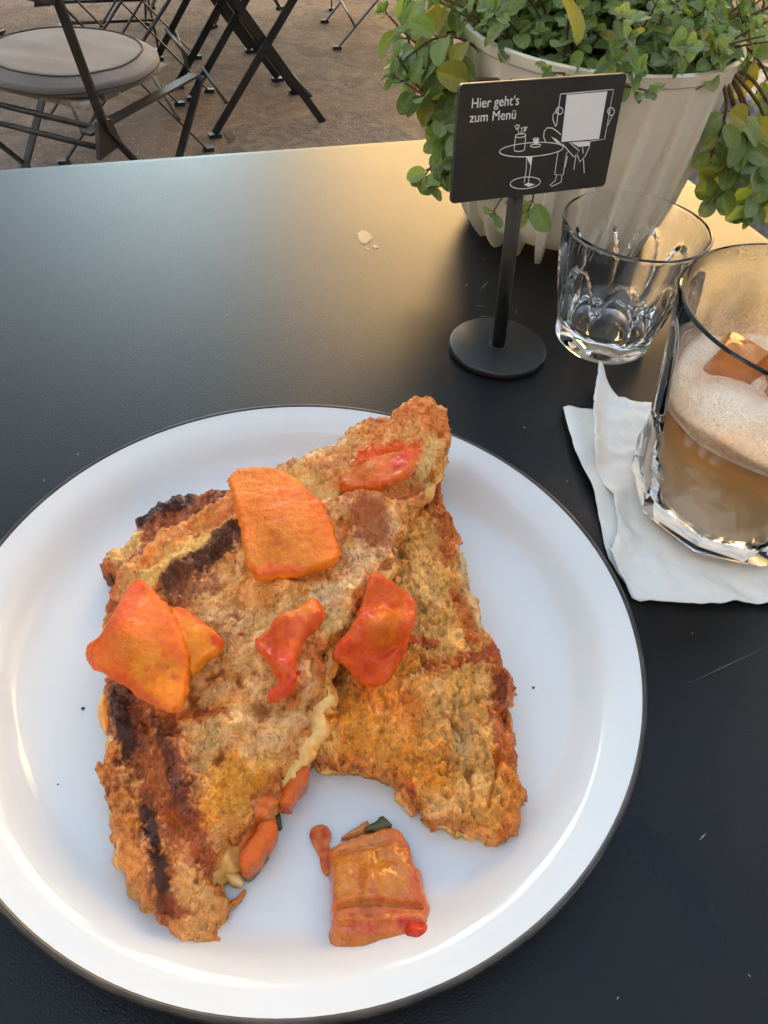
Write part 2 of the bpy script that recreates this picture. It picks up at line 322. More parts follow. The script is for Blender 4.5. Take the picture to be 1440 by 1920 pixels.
M['plaster_sky_tint'] = M['plaster_warm'].copy();  # blue stands in for sky mirrored in the left of the table
for nd in M['plaster_sky_tint'].node_tree.nodes:
    if nd.type == 'VALTORGB': nd.color_ramp.elements[0].color = (.34, .54, .88, 1); nd.color_ramp.elements[1].color = (.38, .60, .95, 1)
town_house('town_house', 'unseen pale blue house added for the bluish reflection on the table', -22, -3.0, 13.5, 20, 8.0, 12.5, M['plaster_sky_tint'], 6, 2, -1)  # unseen house, added to brighten and cool the table's left reflection
town_house('cafe_building', 'pale plastered cafe building that shades the tables', -14, 12, -15, -6.0, 11.5, 13.5, M['plaster_cafe'], 9, 3, 1)
town_house('added_side_house', 'unseen grey house added on the right to block low sky light', 7.5, 16, -1.5, 10, 8.0, 10.5, M['plaster_cool'], 3, 2, -1)  # out of view, added to hide low sky and deepen the shading
town_house('added_side_house', 'unseen grey house added on the left to block low sky light', -17, -8.5, -1.5, 9, 8.0, 10.5, M['plaster_cool'], 3, 2, -1)  # same on the left: added, unseen, cuts the side skylight
# ------------------------------------------------------------------ folding tables
TA = R(22.5); TU = np.array([math.cos(TA), math.sin(TA)]); TN = np.array([-math.sin(TA), math.cos(TA)])
def dist_poly(P, line):
    d = np.full(len(P), 1e9)
    for a, b in zip(line[:-1], line[1:]):
        a = np.array(a, float); b = np.array(b, float); ab = b-a; L = ab@ab
        t = np.clip(((P-a)@ab)/L, 0, 1) if L > 0 else np.zeros(len(P))
        d = np.minimum(d, np.hypot(*(P-(a+t[:, None]*ab)).T))
    return d
def folding_legs(t, hw, hd, top, foot, mat):
    """two crossing flat-steel frames: each frame is two legs, joined by rods"""
    for sx in (-1, 1):
        for sy in (-1, 1):
            x = sx*hw + sy*.006*sx
            m = MB().bar((x, sy*foot, .012), (x, -sy*hd, top), .023, .006, up=(1, 0, 0))
            m.box((x-.012, sy*foot-.02, 0), (x+.012, sy*foot+.02, .012))
            m.build('leg', mat, t, False)
    for sy in (-1, 1):
        MB().tube([(-hw, sy*foot*.75, .10), (hw, sy*foot*.75, .10)], .006).build('stretcher', mat, t)
    MB().tube([(-hw-.004, 0, .012+(top-.012)*foot/(foot+hd)), (hw+.004, 0, .012+(top-.012)*foot/(foot+hd))], .007).build('pivot_rod', mat, t)
u0, u1, n0, n1 = -.56, float(np.array([.195, .808])@TU), -.075, float(np.array([.195, .808])@TN)
tc = TU*(u0+u1)/2 + TN*(n0+n1)/2; TW, TD = u1-u0, n1-n0
tab = empty('bistro_table', (tc[0], tc[1], G), 'black steel cafe table carrying the plate, glasses and planter', 'table', None, TA)
nx, ny = 210, 140; xs = np.linspace(-TW/2, TW/2, nx); ys = np.linspace(-TD/2, TD/2, ny)
gx, gy = np.meshgrid(xs, ys); V = np.stack([gx.ravel(), gy.ravel(), np.full(gx.size, -G)], 1); F = []
for j in range(ny-1):
    for i in range(nx-1): F.append((j*nx+i, j*nx+i+1, (j+1)*nx+i+1, (j+1)*nx+i))
Vw = np.stack([tc[0]+V[:, 0]*TU[0]+V[:, 1]*TN[0], tc[1]+V[:, 0]*TU[1]+V[:, 1]*TN[1]], 1)
ring = [i for i in range(nx)]+[j*nx+nx-1 for j in range(1, ny)]+[(ny-1)*nx+i for i in range(nx-2, -1, -1)]+[j*nx for j in range(ny-2, 0, -1)]
base = len(V); Vs = [V]; 
for off, dz in ((.0012, -.0004), (.002, -.002), (.002, -.028)):
    q = V[ring].copy(); q[:, 0] += np.sign(q[:, 0])*off*(abs(abs(q[:, 0])-TW/2) < 1e-6); q[:, 1] += np.sign(q[:, 1])*off*(abs(abs(q[:, 1])-TD/2) < 1e-6); q[:, 2] += dz; Vs.append(q)
V = np.concatenate(Vs); L = len(ring); prev = ring
for k in range(3):
    cur = [base+k*L+i for i in range(L)]
    for i in range(L): F.append((prev[i], cur[i], cur[(i+1) % L], prev[(i+1) % L]))
    prev = cur
top = mesh_obj('table_top', V, F, M['table'], tab)
wp = unp([(1160, 1555), (1230, 1592), (1285, 1650), (1312, 1715), (1338, 1778)])[:, :2]
wd = dist_poly(Vw, wp); wd += np.array([noise.noise(Vector((p[0]*160, p[1]*160, 0))) for p in Vw])*.002
wv = np.clip(1.4-wd/.0042, 0, 1)
at = top.data.attributes.new('wipe', 'FLOAT', 'POINT'); at.data.foreach_set('value', np.concatenate([wv, np.zeros(len(V)-len(wv))]).astype(np.float32))
folding_legs(tab, TW/2-.12, TD/2-.08, -G-.03, .30, M['metal'])
# chipped paint and scratches on the top
def flat_blob(name, px, mat, jit=.0004, z=.0003, parent=tab):
    P = unp(px)[:, :2]; out = []
    for i in range(len(P)):
        a, b = P[i], P[(i+1) % len(P)]
        for k in range(5):
            q = a+(b-a)*k/5; q = q+np.array([noise.noise(Vector((q[0]*900, q[1]*900, 1))), noise.noise(Vector((q[0]*900, q[1]*900, 7)))])*jit; out.append(q)
    loc = [((q-tc)@TU, (q-tc)@TN, -G+z) for q in out]
    return mesh_obj(name, loc, [tuple(range(len(loc)))], mat, parent, False)
M['chip'] = simple('bare_chip', lin(205, 180, 142), .8); M['scr'] = simple('scratch', (.32, .31, .30), .5)
flat_blob('paint_chip', [(670, 438), (678, 432), (692, 436), (698, 445), (692, 453), (684, 459), (676, 455), (672, 449)], M['chip'], .0018)
flat_blob('paint_chip', [(698, 462), (706, 458), (710, 464), (702, 468)], M['chip'], .0012)
flat_blob('paint_chip', [(684, 464), (694, 466), (690, 470)], M['chip'])
cs = crop(840, 380, .1771)
for a, b, wpx in (((330, 935), (440, 820), 1.3), ((165, 895), (222, 852), 1.0), ((365, 602), (400, 590), 1.0), ((705, 1195), (733, 1118), 1.0), ((0, 1510), (16, 1492), 1.0), ((300, 1208), (470, 1212), .5), ((290, 1090), (395, 1104), .5)):
    (ax, ay), (bx, by) = cs([a, b]); dx, dy = bx-ax, by-ay; l = math.hypot(dx, dy); ox, oy = -dy/l*wpx, dx/l*wpx
    flat_blob('scratch', [(ax, ay), ((ax+bx)/2+ox*.6, (ay+by)/2+oy*.6), (bx, by), ((ax+bx)/2-ox*.6, (ay+by)/2-oy*.6)], M['scr'], 0)
for (ax, ay), (bx, by), wpx in (((1310, 1577), (1324, 1562), 1.6), ((1401, 1826), (1408, 1833), 1.0), ((1280, 1287), (1440, 1212), .35), ((982, 801), (984, 803), 2.0), ((1156, 1875), (1160, 1868), 1.5), ((1297, 1187), (1299, 1189), 1.6), ((1063, 902), (1065, 903), 1.4), ((82, 900), (83, 902), 1.4), ((145, 852), (147, 853), 1.4)):
    dx, dy = bx-ax, by-ay; l = math.hypot(dx, dy); ox, oy = -dy/l*wpx, dx/l*wpx
    flat_blob('scratch', [(ax, ay), ((ax+bx)/2+ox, (ay+by)/2+oy), (bx, by), ((ax+bx)/2-ox, (ay+by)/2-oy)], M['scr'], 0)
def bg_table(loc, rz, label, hw=.16, hd=.33, foot=.185, tw=.7, td=.75):
    t = empty('bistro_table', (*loc, G), label, 'table', 'folding tables in the background', rz)
    bevel(MB().box((-tw/2, -td/2, .69), (tw/2, td/2, .715)).build('table_top', M['metal'], t, False), .003)
    folding_legs(t, hw, hd, .69, foot, M['metal']); return t
bg_table((-.556, 2.73), R(26+90), 'black folding table with crossed legs standing on bare paving')
bg_table((-.78, 3.12), R(-62), 'black folding table behind the crossed-leg table')
bg_table((-1.25, 3.35), R(25), 'black folding table beyond the cushioned chair')
bg_table((-.33, 4.25), R(10), 'black folding table farthest out on the paving')
# ------------------------------------------------------------------ folding chairs
def chair(loc, rz, label, cushion_only=False):
    t = empty('bistro_chair', (*loc, G), label, 'chair', 'folding bistro chairs on the paving', rz)
    W_ = .195; mt = M['worn']
    for s in (-1, 1):
        y = s*W_
        m = MB(); m.bar((-.27, y, .87), (-.165, y, .44), .005, .018, up=(0, 1, 0)).bar((-.165, y, .44), (.20, y, .012), .005, .018, up=(0, 1, 0))
        m.add(*_plate_tri(y)); m.box((.19, y-.009, 0), (.225, y+.009, .012)); m.build('back_leg', mt, t, False)
        y = s*(W_-.014)
        m = MB(); m.bar((.18, y, .435), (-.21, y, .012), .005, .016, up=(0, 1, 0)); m.box((-.235, y-.008, 0), (-.2, y+.008, .012)); m.build('leg', mt, t, False)
        MB().bar((-.19, s*(W_-.024), .437), (.17, s*(W_-.024), .437), .005, .022, up=(0, 1, 0)).build('seat_rail', mt, t, False)
    for x, z in ((.13, .10), (-.15, .09), (-.165, .405), (-.155, .435)):
        MB().tube([(x, -W_, z), (x, W_, z)], .0055).build('stretcher', mt, t)
    for k in range(5):
        x = -.11+k*.055; bevel(MB().box((x-.023, -.135, .450), (x+.023, .135, .462)).build('slat', M['wood'], t, False), .003)
    for z in (.66, .80):
        x = -.27+(.87-z)/.43*.105; bevel(MB().box((x-.004, -W_, z-.02), (x+.004, W_, z+.02)).build('back_slat', mt, t, False), .002)
    return t
def _plate_tri(y):
    p = [(-.20, .40), (-.13, .405), (-.15, .455), (-.185, .46)]
    v = [(x, y-.004, z) for x, z in p]+[(x, y+.004, z) for x, z in p]
    return v, [(3, 2, 1, 0), (4, 5, 6, 7), (0, 1, 5, 4), (1, 2, 6, 5), (2, 3, 7, 6), (3, 0, 4, 7)]
CA = (-.690, 1.600); CRZ = R(72)
chair(CA, CRZ, 'folding bistro chair holding a round grey seat cushion')
chair((-.92, 2.47), R(27), 'folding bistro chair between the cushioned chair and the crossed-leg table')
chair((-.20, 3.72), R(15), 'folding bistro chair beside the leafy planter on open paving')
chair((-1.02, 2.98), R(-160), 'folding bistro chair behind the crossed table legs')
chair((-1.75, 2.95), R(150), 'folding bistro chair far beyond the grey cushion')
chair((-.95, 3.9), R(60), 'folding bistro chair out beyond the rear tables')
# round seat cushion
cu = empty('seat_cushion', (CA[0], CA[1], G+.463), 'round grey fabric seat cushion with dark seam and tie', 'cushion', None, CRZ)
NR, NA = 22, 96; prof = []
for k in range(NR+1):
    f = k/NR; prof.append((.166*f, .034-.010*max(0, f-.86)/.14*1.0 + .003*(1-f*f)))
prof += [(.171, .022), (.1725, .014), (.171, .008), (.165, .003), (.13, .0), (0.0001, 0)]
vv = []; ff = []
for (r_, z_) in prof:
    for k in range(NA):
        a = 2*math.pi*k/NA; x, y = max(r_, .0001)*math.cos(a), max(r_, .0001)*math.sin(a)
        z = z_ + (.005*noise.noise(Vector((x*9, y*9, 3)))+.003*noise.noise(Vector((x*20, y*6, 1))) if z_ > .012 else 0) - (.003 if abs(r_-.143) < .004 and z_ > .02 else 0)
        vv.append((x, y, z))
for i in range(len(prof)-1):
    for k in range(NA): ff.append((i*NA+k, i*NA+(k+1) % NA, (i+1)*NA+(k+1) % NA, (i+1)*NA+k))
mesh_obj('cover', vv, ff, M['fabric'], cu)
for r_, z_ in ((.143, .0345), (.1715, .013)):
    pts = []
    for k in range(97):
        a = 2*math.pi*k/96; x, y = r_*math.cos(a), r_*math.sin(a); pts.append((x, y, z_+.005*noise.noise(Vector((x*9, y*9, 3)))+.003*noise.noise(Vector((x*20, y*6, 1)))))
    MB().tube(pts, .0016, 5, False).build('seam', M['fabric_dark'], cu)
m = MB()
for k, (a, b) in enumerate((((-.165, .09, .02), (-.185, .115, -.06)), ((-.185, .115, -.06), (-.17, .10, -.10)), ((-.185, .115, -.06), (-.20, .09, -.12)), ((-.185, .115, -.06), (-.175, .06, -.11)))):
    m.tube([a, ((a[0]+b[0])/2-.008, (a[1]+b[1])/2+.004, (a[2]+b[2])/2), b], .004 if k == 0 else .0022, 6)
m.build('tie', M['fabric_dark'], cu)
# weathered bench, granite block and cup behind the planter
bn = empty('wooden_bench', (1.95, 4.55, G), 'weathered grey wooden bench behind the planter', 'bench', None, R(18))
for k in range(4): bevel(MB().box((-.9, -.2+k*.105, .41), (.9, -.2+k*.105+.095, .45)).build('plank', M['wood'], bn, False), .006)
for s in (-.7, .7):
    bevel(MB().box((s-.04, -.18, 0), (s+.04, .2, .41)).build('leg', M['wood'], bn, False), .006)
g = bevel(MB().box((-.30, -.2, 0), (.5, .2, .40)).build('granite_block', M['granite'], None, False, label='mottled grey granite block beyond the planter', cat='stone block'), .015, 3)
g.location = (1.05, 2.15, G); g.rotation_euler = (0, 0, R(20))
cpb = MB().lathe([(.0001, 0), (.022, 0), (.026, .01), (.038, .055), (.036, .055), (.024, .012), (.0001, .008)], 40).build('coffee_cup', M['glaze'], None, label='small white cup standing on the granite block', cat='cup')
cpb.location = (.92, 2.02, G+.40)
# ------------------------------------------------------------------ plate
PC = (-.0274, .171); PR = .1345; PZ = .0065
pl = empty('dinner_plate', (PC[0], PC[1], 0), 'white glazed plate with dark rim holding the toasted sandwich', 'plate')
inner = [(.0001, PZ), (.05, PZ), (.09, PZ), (.100, PZ+.0002), (.1045, PZ+.0008), (.108, PZ+.0020), (.1115, PZ+.0044), (.1150, PZ+.0078), (.1185, PZ+.0114), (.122, PZ+.0142), (.126, PZ+.0162), (.130, PZ+.0174), (PR-.0020, PZ+.0184)]
lip = [(PR-.0020, PZ+.0184), (PR-.0015, PZ+.0190), (PR-.0008, PZ+.0191), (PR, PZ+.0183), (PR+.0002, PZ+.0170), (PR-.0004, PZ+.0150), (PR-.002, PZ+.0120)]
outer = [(PR-.002, PZ+.0120), (.1275, PZ+.005), (.114, .0035), (.085, .0022), (.082, .0006), (.074, .0006), (.07, .002), (.0001, .002)]
MB().lathe(inner, 160).build('dish', M['glaze'], pl); MB().lathe(lip, 160).build('rim', M['rim'], pl); MB().lathe(outer, 120).build('underside', M['rim'], pl)
# ------------------------------------------------------------------ food
def in_poly(P, poly):
    x, y = P[:, 0], P[:, 1]; ins = np.zeros(len(P), bool); n = len(poly)
    for i in range(n):
        x1, y1 = poly[i]; x2, y2 = poly[(i+1) % n]
        c = ((y1 > y) != (y2 > y)) & (x < (x2-x1)*(y-y1)/((y2-y1) if y2 != y1 else 1e-12)+x1); ins ^= c
    return ins
def idw(P, ctrl, p=2.4):
    c = np.array(ctrl, float); d = np.hypot(P[:, None, 0]-c[None, :, 0], P[:, None, 1]-c[None, :, 1])+4.0
    w_ = d**-p; return (w_*c[None, :, 2]).sum(1)/w_.sum(1)
def vn(P, s, seed=0.0, octv=1):
    if octv == 1: return np.array([noise.noise(Vector((p[0]*s, p[1]*s, seed))) for p in P])
    return np.array([noise.fractal(Vector((p[0]*s, p[1]*s, seed)), 1.0, 2.1, octv) for p in P])
def densify(poly, step):
    out = []
    for i in range(len(poly)):
        a = np.array(poly[i]); b = np.array(poly[(i+1) % len(poly)]); n = max(1, int(np.hypot(*(b-a))/step))
        for k in range(n): out.append(a+(b-a)*k/n)
    return np.array(out)
def chaikin(P, n=1):
    for _ in range(n):
        Q = []
        for i in range(len(P)):
            a = np.array(P[i]); b = np.array(P[(i+1) % len(P)]); Q += [a*.75+b*.25, a*.25+b*.75]
        P = Q
    return P
def paint(P, base, strokes, amp=.75):
    col = np.tile(np.array(lin(*base)), (len(P), 1)); nz = vn(P, .03, 3.3)*.5+vn(P, .09, 9.1)*.5+vn(P, .25, 5.5)*.5
    for pts, r_, c, s in strokes:
        d = dist_poly(P, pts if len(pts) > 1 else pts*2)/r_ + nz*amp
        w_ = np.clip((1.2-d)/.7, 0, 1); w_ = (w_*w_*(3-2*w_)*s)[:, None]
        col = col*(1-w_)+np.array(lin(*c))*w_
    return col
def soft(c):
    c = np.atleast_2d(c); m_ = c.max(1, keepdims=True); return c*np.where(m_ > .6, (.6+.38*(1-np.exp(-(m_-.6)/.38)))/np.maximum(m_, 1e-6), 1.0)
def slab(name, out_px, zc, thick, mat, parent, step=.0007, jit=.0008, relief=None, droop=.003, dw=.005, floor=PZ+.0006, base=(200, 150, 90), strokes=(), side=None, smoothn=1, jfreq=220, bulge=.0, seed=0., xy=None, crust=None, detail=None, over=(), label=None, cat=None, group=None):
    """a slab with an irregular outline: heights zc = [(px,py,z)...] in metres, outline given as pixels of its upper face"""
    if xy is None:
        px = np.array(chaikin(out_px, smoothn)); z = idw(px, zc); poly = unp(px, z)[:, :2]
    else: poly = np.array(xy)
    poly = densify(poly, step); n = len(poly)
    poly = poly + np.stack([vn(poly, jfreq, seed+1, 4), vn(poly, jfreq, seed+5, 4)], 1)*jit
    area = (poly[:, 0]*np.roll(poly[:, 1], -1)-np.roll(poly[:, 0], -1)*poly[:, 1]).sum()
    if area < 0: poly = poly[::-1]
    lo, hi = poly.min(0), poly.max(0); gx, gy = np.meshgrid(np.arange(lo[0], hi[0], step), np.arange(lo[1], hi[1], step*.87))
    gx = gx + (np.arange(gx.shape[0]) % 2)[:, None]*step/2
    I = np.stack([gx.ravel(), gy.ravel()], 1)+rng.uniform(-.15, .15, (gx.size, 2))*step; I = I[in_poly(I, poly)]
    def edist(Q):
        d = np.full(len(Q), 1e9)
        for k in range(0, len(Q), 4000):
            q = Q[k:k+4000]; d[k:k+4000] = np.sqrt(((q[:, None]-poly[None, ::1])**2).sum(2).min(1))
        return d
    d = edist(I); I = I[d > step*.55]; d = d[d > step*.55]
    P = np.concatenate([poly, I]); dd = np.concatenate([np.zeros(n), d])
    res = delaunay_2d_cdt([Vector(p) for p in P], [], [list(range(n))], 1, 1e-7)
    vo, fo, ov = res[0], res[2], res[3]
    P2 = np.array([[v.x, v.y] for v in vo]); orig = [o_[0] if o_ else -1 for o_ in ov]
    dd = np.array([dd[o_] if o_ >= 0 else 0 for o_ in orig])
    # height: fixed point because the heights are given at pixels
    z = np.full(len(P2), np.mean([c[2] for c in zc]))
    for _ in range(4): pxs = proj(np.column_stack([P2, z])); z = idw(pxs, zc)
    zs = z.copy()
    t = np.clip(1-dd/dw, 0, 1); z = z - droop*t*t
    if detail is not None: dcol, dz = detail(P2); z = z+dz
    if relief is not None: z = z + relief(P2, pxs)*np.clip(dd/.002, .25, 1)
    z = np.maximum(z, floor+.0015)
    bot = np.maximum(zs-thick, floor) if not callable(thick) else np.maximum(thick(P2, pxs, zs), floor)
    bot = np.minimum(bot, z-.0008)
    top_v = np.column_stack([P2, z])
    inv = {}
    for i, o_ in enumerate(orig):
        if 0 <= o_ < n: inv[o_] = i
    bnd = [inv[k] for k in range(n) if k in inv]; nb = len(bnd)
    nrm = np.roll(P2[bnd], -1, 0)-np.roll(P2[bnd], 1, 0); nrm = np.stack([nrm[:, 1], -nrm[:, 0]], 1); nrm /= np.linalg.norm(nrm, axis=1)[:, None]+1e-9
    verts = [top_v]; faces = [tuple(f) for f in fo]; base_i = len(top_v); prev = bnd; K = 6; colr = []
    for k in range(1, K+1):
        f = k/K; zz = z[bnd]*(1-f)+bot[bnd]*f
        off = bulge*math.sin(math.pi*f)+np.array([noise.fractal(Vector((p[0]*260, p[1]*260, f*3+seed)), 1, 2, 3) for p in P2[bnd]])*jit*.7*min(1, 2*f)*(1 if k < K else .3)
        q = P2[bnd]+nrm*off[:, None]
        verts.append(np.column_stack([q, zz])); cur = [base_i+(k-1)*nb+i for i in range(nb)]
        for i in range(nb): faces.append((prev[i], cur[i], cur[(i+1) % nb], prev[(i+1) % nb]))
        prev = cur
    nt_ = len(top_v)+K*nb
    bi = len(top_v)+K*nb; verts.append(np.column_stack([P2, bot])); mp = {b: prev[i] for i, b in enumerate(bnd)}
    for f in fo: faces.append(tuple(mp.get(i, bi+i) for i in reversed(f)))
    Vt = np.concatenate(verts)
    o = mesh_obj(name, Vt, faces, mat, parent, True, label, cat, group)
    ct = paint(pxs, base, strokes)
    if detail is not None: ct = ct*dcol
    if crust is not None:
        cw = np.clip(1.1-(dd/crust[1]+vn(P2, 130, 6.6, 3)*.6), 0, 1)[:, None]*crust[2]; ct = ct*(1-cw)+np.array(lin(*crust[0]))*cw*(dcol**.5 if detail is not None else 1)
    if over:
        nz_ = vn(pxs, .03, 3.3)*.4+vn(pxs, .09, 9.1)*.5+vn(pxs, .25, 5.5)*.5
        halo = [(p_, r_*1.75, (150, 80, 36), .55) for p_, r_, c, s_ in over if sum(c) < 200]
        for pts, r_, c, s_ in halo+list(over):
            d_ = dist_poly(pxs, pts if len(pts) > 1 else pts*2)/r_+nz_*1.15; w_ = (sstep(1.2-d_, 0, .6)*s_)[:, None]; ct = ct*(1-w_)+np.array(lin(*c))*(dcol**.45 if detail is not None else 1)*w_
    cb = np.array(lin(*(side or base)))
    if mat in (M['bread_a'], M['bread_b'], M['cheese']): ct = soft(ct*np.array([1.85, 1.56, 1.26])); cb = soft(cb*np.array([1.6, 1.35, 1.1]))
    sv = vn(P2[bnd], 300, 2.2)[:, None]
    cs_ = []
    for k in range(1, K+1):
        f = min(1, k/2.5); cs_.append(ct[bnd]*(1-f)+cb*(1+.45*sv)*f)
    C4 = np.concatenate([ct]+cs_+[np.tile(cb, (len(P2), 1))]); C4 = np.column_stack([np.clip(C4, 0, 1), np.ones(len(C4))])
    at = o.data.attributes.new('Col', 'FLOAT_COLOR', 'POINT'); at.data.foreach_set('color', C4.astype(np.float32).ravel())
    o['_poly'] = 0; del o['_poly']
    return o, P2[bnd], zs[bnd]
def sstep(x, a, b): t = np.clip((x-a)/(b-a), 0, 1); return t*t*(3-2*t)
def lerp3(a, b, t): return np.array(a)*(1-t[:, None])+np.array(b)*t[:, None]
def toast(kind, fib):
    """patches of pale crumb, gold and caramel with the relief that goes with them; returns (colour factor, height)"""
    ca, sa = math.cos(fib), math.sin(fib)
    def f(P):
        q = np.stack([P[:, 0]*ca+P[:, 1]*sa, -P[:, 0]*sa+P[:, 1]*ca], 1)
        wq = q+np.stack([vn(P, 140, 2.0, 3), vn(P, 140, 8.0, 3)], 1)*.0022
        n1 = vn(P, 75, 1.1, 4); n2 = vn(P, 240, 2.9, 4); n3 = vn(P, 620, 5.7, 3)
        if kind == 'cell':
            vc = [noise.voronoi(Vector((p[0]*170, p[1]*430, 1.3))) for p in wq]; d0 = np.array([c[0][0] for c in vc]); ed = np.array([c[0][1]-c[0][0] for c in vc])
            vc = [noise.voronoi(Vector((p[0]*330, p[1]*800, 6.3))) for p in wq]; ed2 = np.array([c[0][1]-c[0][0] for c in vc])
            wall = np.maximum(1-sstep(ed, .05, .30), .8*(1-sstep(ed2, .04, .30))); reg = sstep(n1, -.5, .25); wall = wall*(.45+.55*reg)
            colf = lerp3((.80, .82, .82), (1.25, .98, .52), wall); dark = sstep(-n2-.3*n1, .25, .75)*.75; colf = colf*lerp3((1, 1, 1), (.42, .25, .11), dark)
            lite = sstep(n2+.6*n3, .25, .8)*.8; colf = colf*lerp3((1, 1, 1), (1.55, 1.55, 1.5), lite)
            pore = (1-sstep(d0, .08, .2))*sstep(n2, -.1, .3)*.75; colf = colf*lerp3((1, 1, 1), (.35, .27, .2), pore)
            pv_ = [noise.voronoi(Vector((p[0]*62, p[1]*150, 4.4)))[0][0] for p in wq]; pit = (1-sstep(np.array(pv_), .14, .30))*sstep(vn(P, 60, 31., 2), -.35, .0)
            return colf*lerp3((1, 1, 1), (.60, .60, .62), pit*.85), (wall-.5)*.0021+n3*.0003-pore*.0018-pit*.0045
        v = .85*n1+.48*n2+.28*n3
        dark = sstep(-v, .14, .60); lite = sstep(v, .08, .50); gold = sstep(vn(P, 130, 12.0, 3), .05, .5)*(1-lite)
        colf = lerp3((1, 1, 1), (.36, .21, .09), dark); colf = colf*lerp3((1, 1, 1), (1.5, 1.55, 1.6), lite); colf = colf*lerp3((1, 1, 1), (1.18, .90, .42), gold*.9)
        vc = [noise.voronoi(Vector((p[0]*300, p[1]*300, 3.3)))[0] for p in wq]; cr = np.array([c[1]-c[0] for c in vc]); crack = (1-sstep(cr, .02, .16))*sstep(n1+n2, -.1, .5)*.6
        colf = colf*lerp3((1, 1, 1), (.55, .40, .28), crack)
        lump = np.array([noise.voronoi(Vector((p[0]*170, p[1]*170, 9.3)))[0][0] for p in wq]); rough_ = sstep(vn(P, 45, 22., 2), -.35, .25)
        return colf, v*.0015-crack*.0018+(.45-lump)*.0022*rough_
    return f
c5 = crop(140, 720, .5278); c6 = crop(140, 1240, .3889); c7 = crop(560, 850, .4010); c8 = crop(560, 1480, .2361)
def bread_relief(a, fine, pits, fib):
    ca, sa = math.cos(fib), math.sin(fib)
    def f(P, px):
        q = np.stack([P[:, 0]*ca+P[:, 1]*sa, (-P[:, 0]*sa+P[:, 1]*ca)*.4], 1)
        big = vn(P, 55, 1.7, 3)*a; fn = vn(q, 420, 4.4, 3)*fine
        pt = np.array([noise.voronoi(Vector((p[0]*230, p[1]*230, .3)))[0][0] for p in q])
        return big+fn-np.clip(.38-pt, 0, 1)*pits
    return f
# --- the half underneath (right): two slices with filling
zB = [(815, 895, .030), (870, 1050, .027), (760, 1080, .036), (900, 1180, .026), (950, 1290, .022), (965, 1400, .020), (975, 1480, .017), (940, 1565, .014), (790, 1510, .017), (630, 1425, .018), (660, 1320, .027), (800, 1280, .030), (820, 1180, .031), (880, 1380, .026), (720, 1400, .023), (780, 970, .034)]
outB = c7([(600, 95), (650, 105), (668, 170), (690, 260), (740, 360), (785, 480), (787, 590), (842, 720), (900, 865), (950, 920), (957, 965), (1016, 1075), (998, 1160), (1002, 1270), (1018, 1400), (1028, 1500), (1066, 1570), (1042, 1625), (1032, 1700), (1000, 1775), (950, 1808), (900, 1782), (860, 1792), (770, 1742), (700, 1718), (590, 1700), (565, 1640), (500, 1545), (430, 1480), (340, 1450), (250, 1440), (180, 1458), (100, 1425), (70, 1350)])+[(610, 1240), (650, 1130), (705, 1010), (745, 930), (775, 893)]
stB = [([(740, 1000), (800, 1150), (850, 1250)], 75, (186, 160, 112), .8), ([(860, 1330), (885, 1420)], 42, (182, 152, 112), .8), ([(790, 1490), (850, 1520)], 30, (206, 172, 132), .7),
       ([(640, 1330), (720, 1390), (790, 1440)], 62, (214, 152, 62), .85), ([(690, 1280), (760, 1330)], 45, (206, 132, 58), .8), ([(760, 1230), (720, 1300)], 26, (222, 160, 66), .8),
       ([(808, 900), (826, 960), (850, 1030)], 24, (166, 96, 50), .95), ([(868, 1040), (876, 1090)], 13, (240, 226, 204), 1.0), ([(870, 1060), (884, 1120), (906, 1180)], 10, (236, 214, 182), .95), ([(852, 1110), (872, 1160), (890, 1200)], 13, (170, 98, 48), .9),
       ([(930, 1225), (948, 1280), (938, 1330), (948, 1380), (955, 1430)], 22, (150, 80, 36), .95), ([(936, 1280), (944, 1320)], 12, (96, 46, 26), .9), ([(958, 1460), (966, 1510), (945, 1560)], 24, (206, 132, 56), .9), ([(940, 1565), (946, 1555)], 12, (150, 66, 24), .8),
       ([(764, 1196), (815, 1208)], 9, (150, 72, 28), .9), ([(806, 1240), (850, 1248)], 12, (158, 76, 30), .85), ([(865, 1238), (930, 1228)], 12, (140, 66, 28), .9), ([(800, 1250), (830, 1260)], 14, (150, 74, 30), .7),
       ([(862, 1372), (868, 1392)], 20, (160, 142, 112), .95), ([(610, 1400), (600, 1380)], 24, (196, 160, 108), .7), ([(765, 1470), (775, 1490)], 12, (170, 84, 30), .9), ([(620, 1300), (640, 1260)], 22, (120, 92, 58), .8), ([(720, 1040), (700, 1090)], 25, (150, 130, 92), .8)]
sb = empty('sandwich_half', (0, 0, 0), 'open-crumbed toasted sandwich half lying flat under the other half', 'sandwich')
relB = bread_relief(.0030, .0011, .0035, R(118))
def holeB(P, px):
    r = relB(P, px); d = np.hypot((px[:, 0]-862)/17, (px[:, 1]-1380)/30); r = r-.0035*np.clip(1.2-d, 0, 1)
    d = dist_poly(px, [(932, 1440), (915, 1515)]); r = r-.004*np.clip(1-d/5, 0, 1)                      # split between crumb and crust
    d = dist_poly(px, [(825, 900), (850, 1010), (872, 1080), (905, 1190), (948, 1280), (955, 1420), (975, 1480), (950, 1550)]); return r+.0028*np.clip(1-d/24, 0, 1)
_, xyB, zbB = slab('top_slice', outB, zB, .008, M['bread_b'], sb, relief=holeB, base=(214, 172, 112), strokes=stB[:6], over=stB[6:], detail=toast('cell', R(-68)), side=(196, 130, 66), jit=.0026, jfreq=210, droop=.0018, dw=.0025, seed=2., crust=((164, 96, 44), .0032, .6))
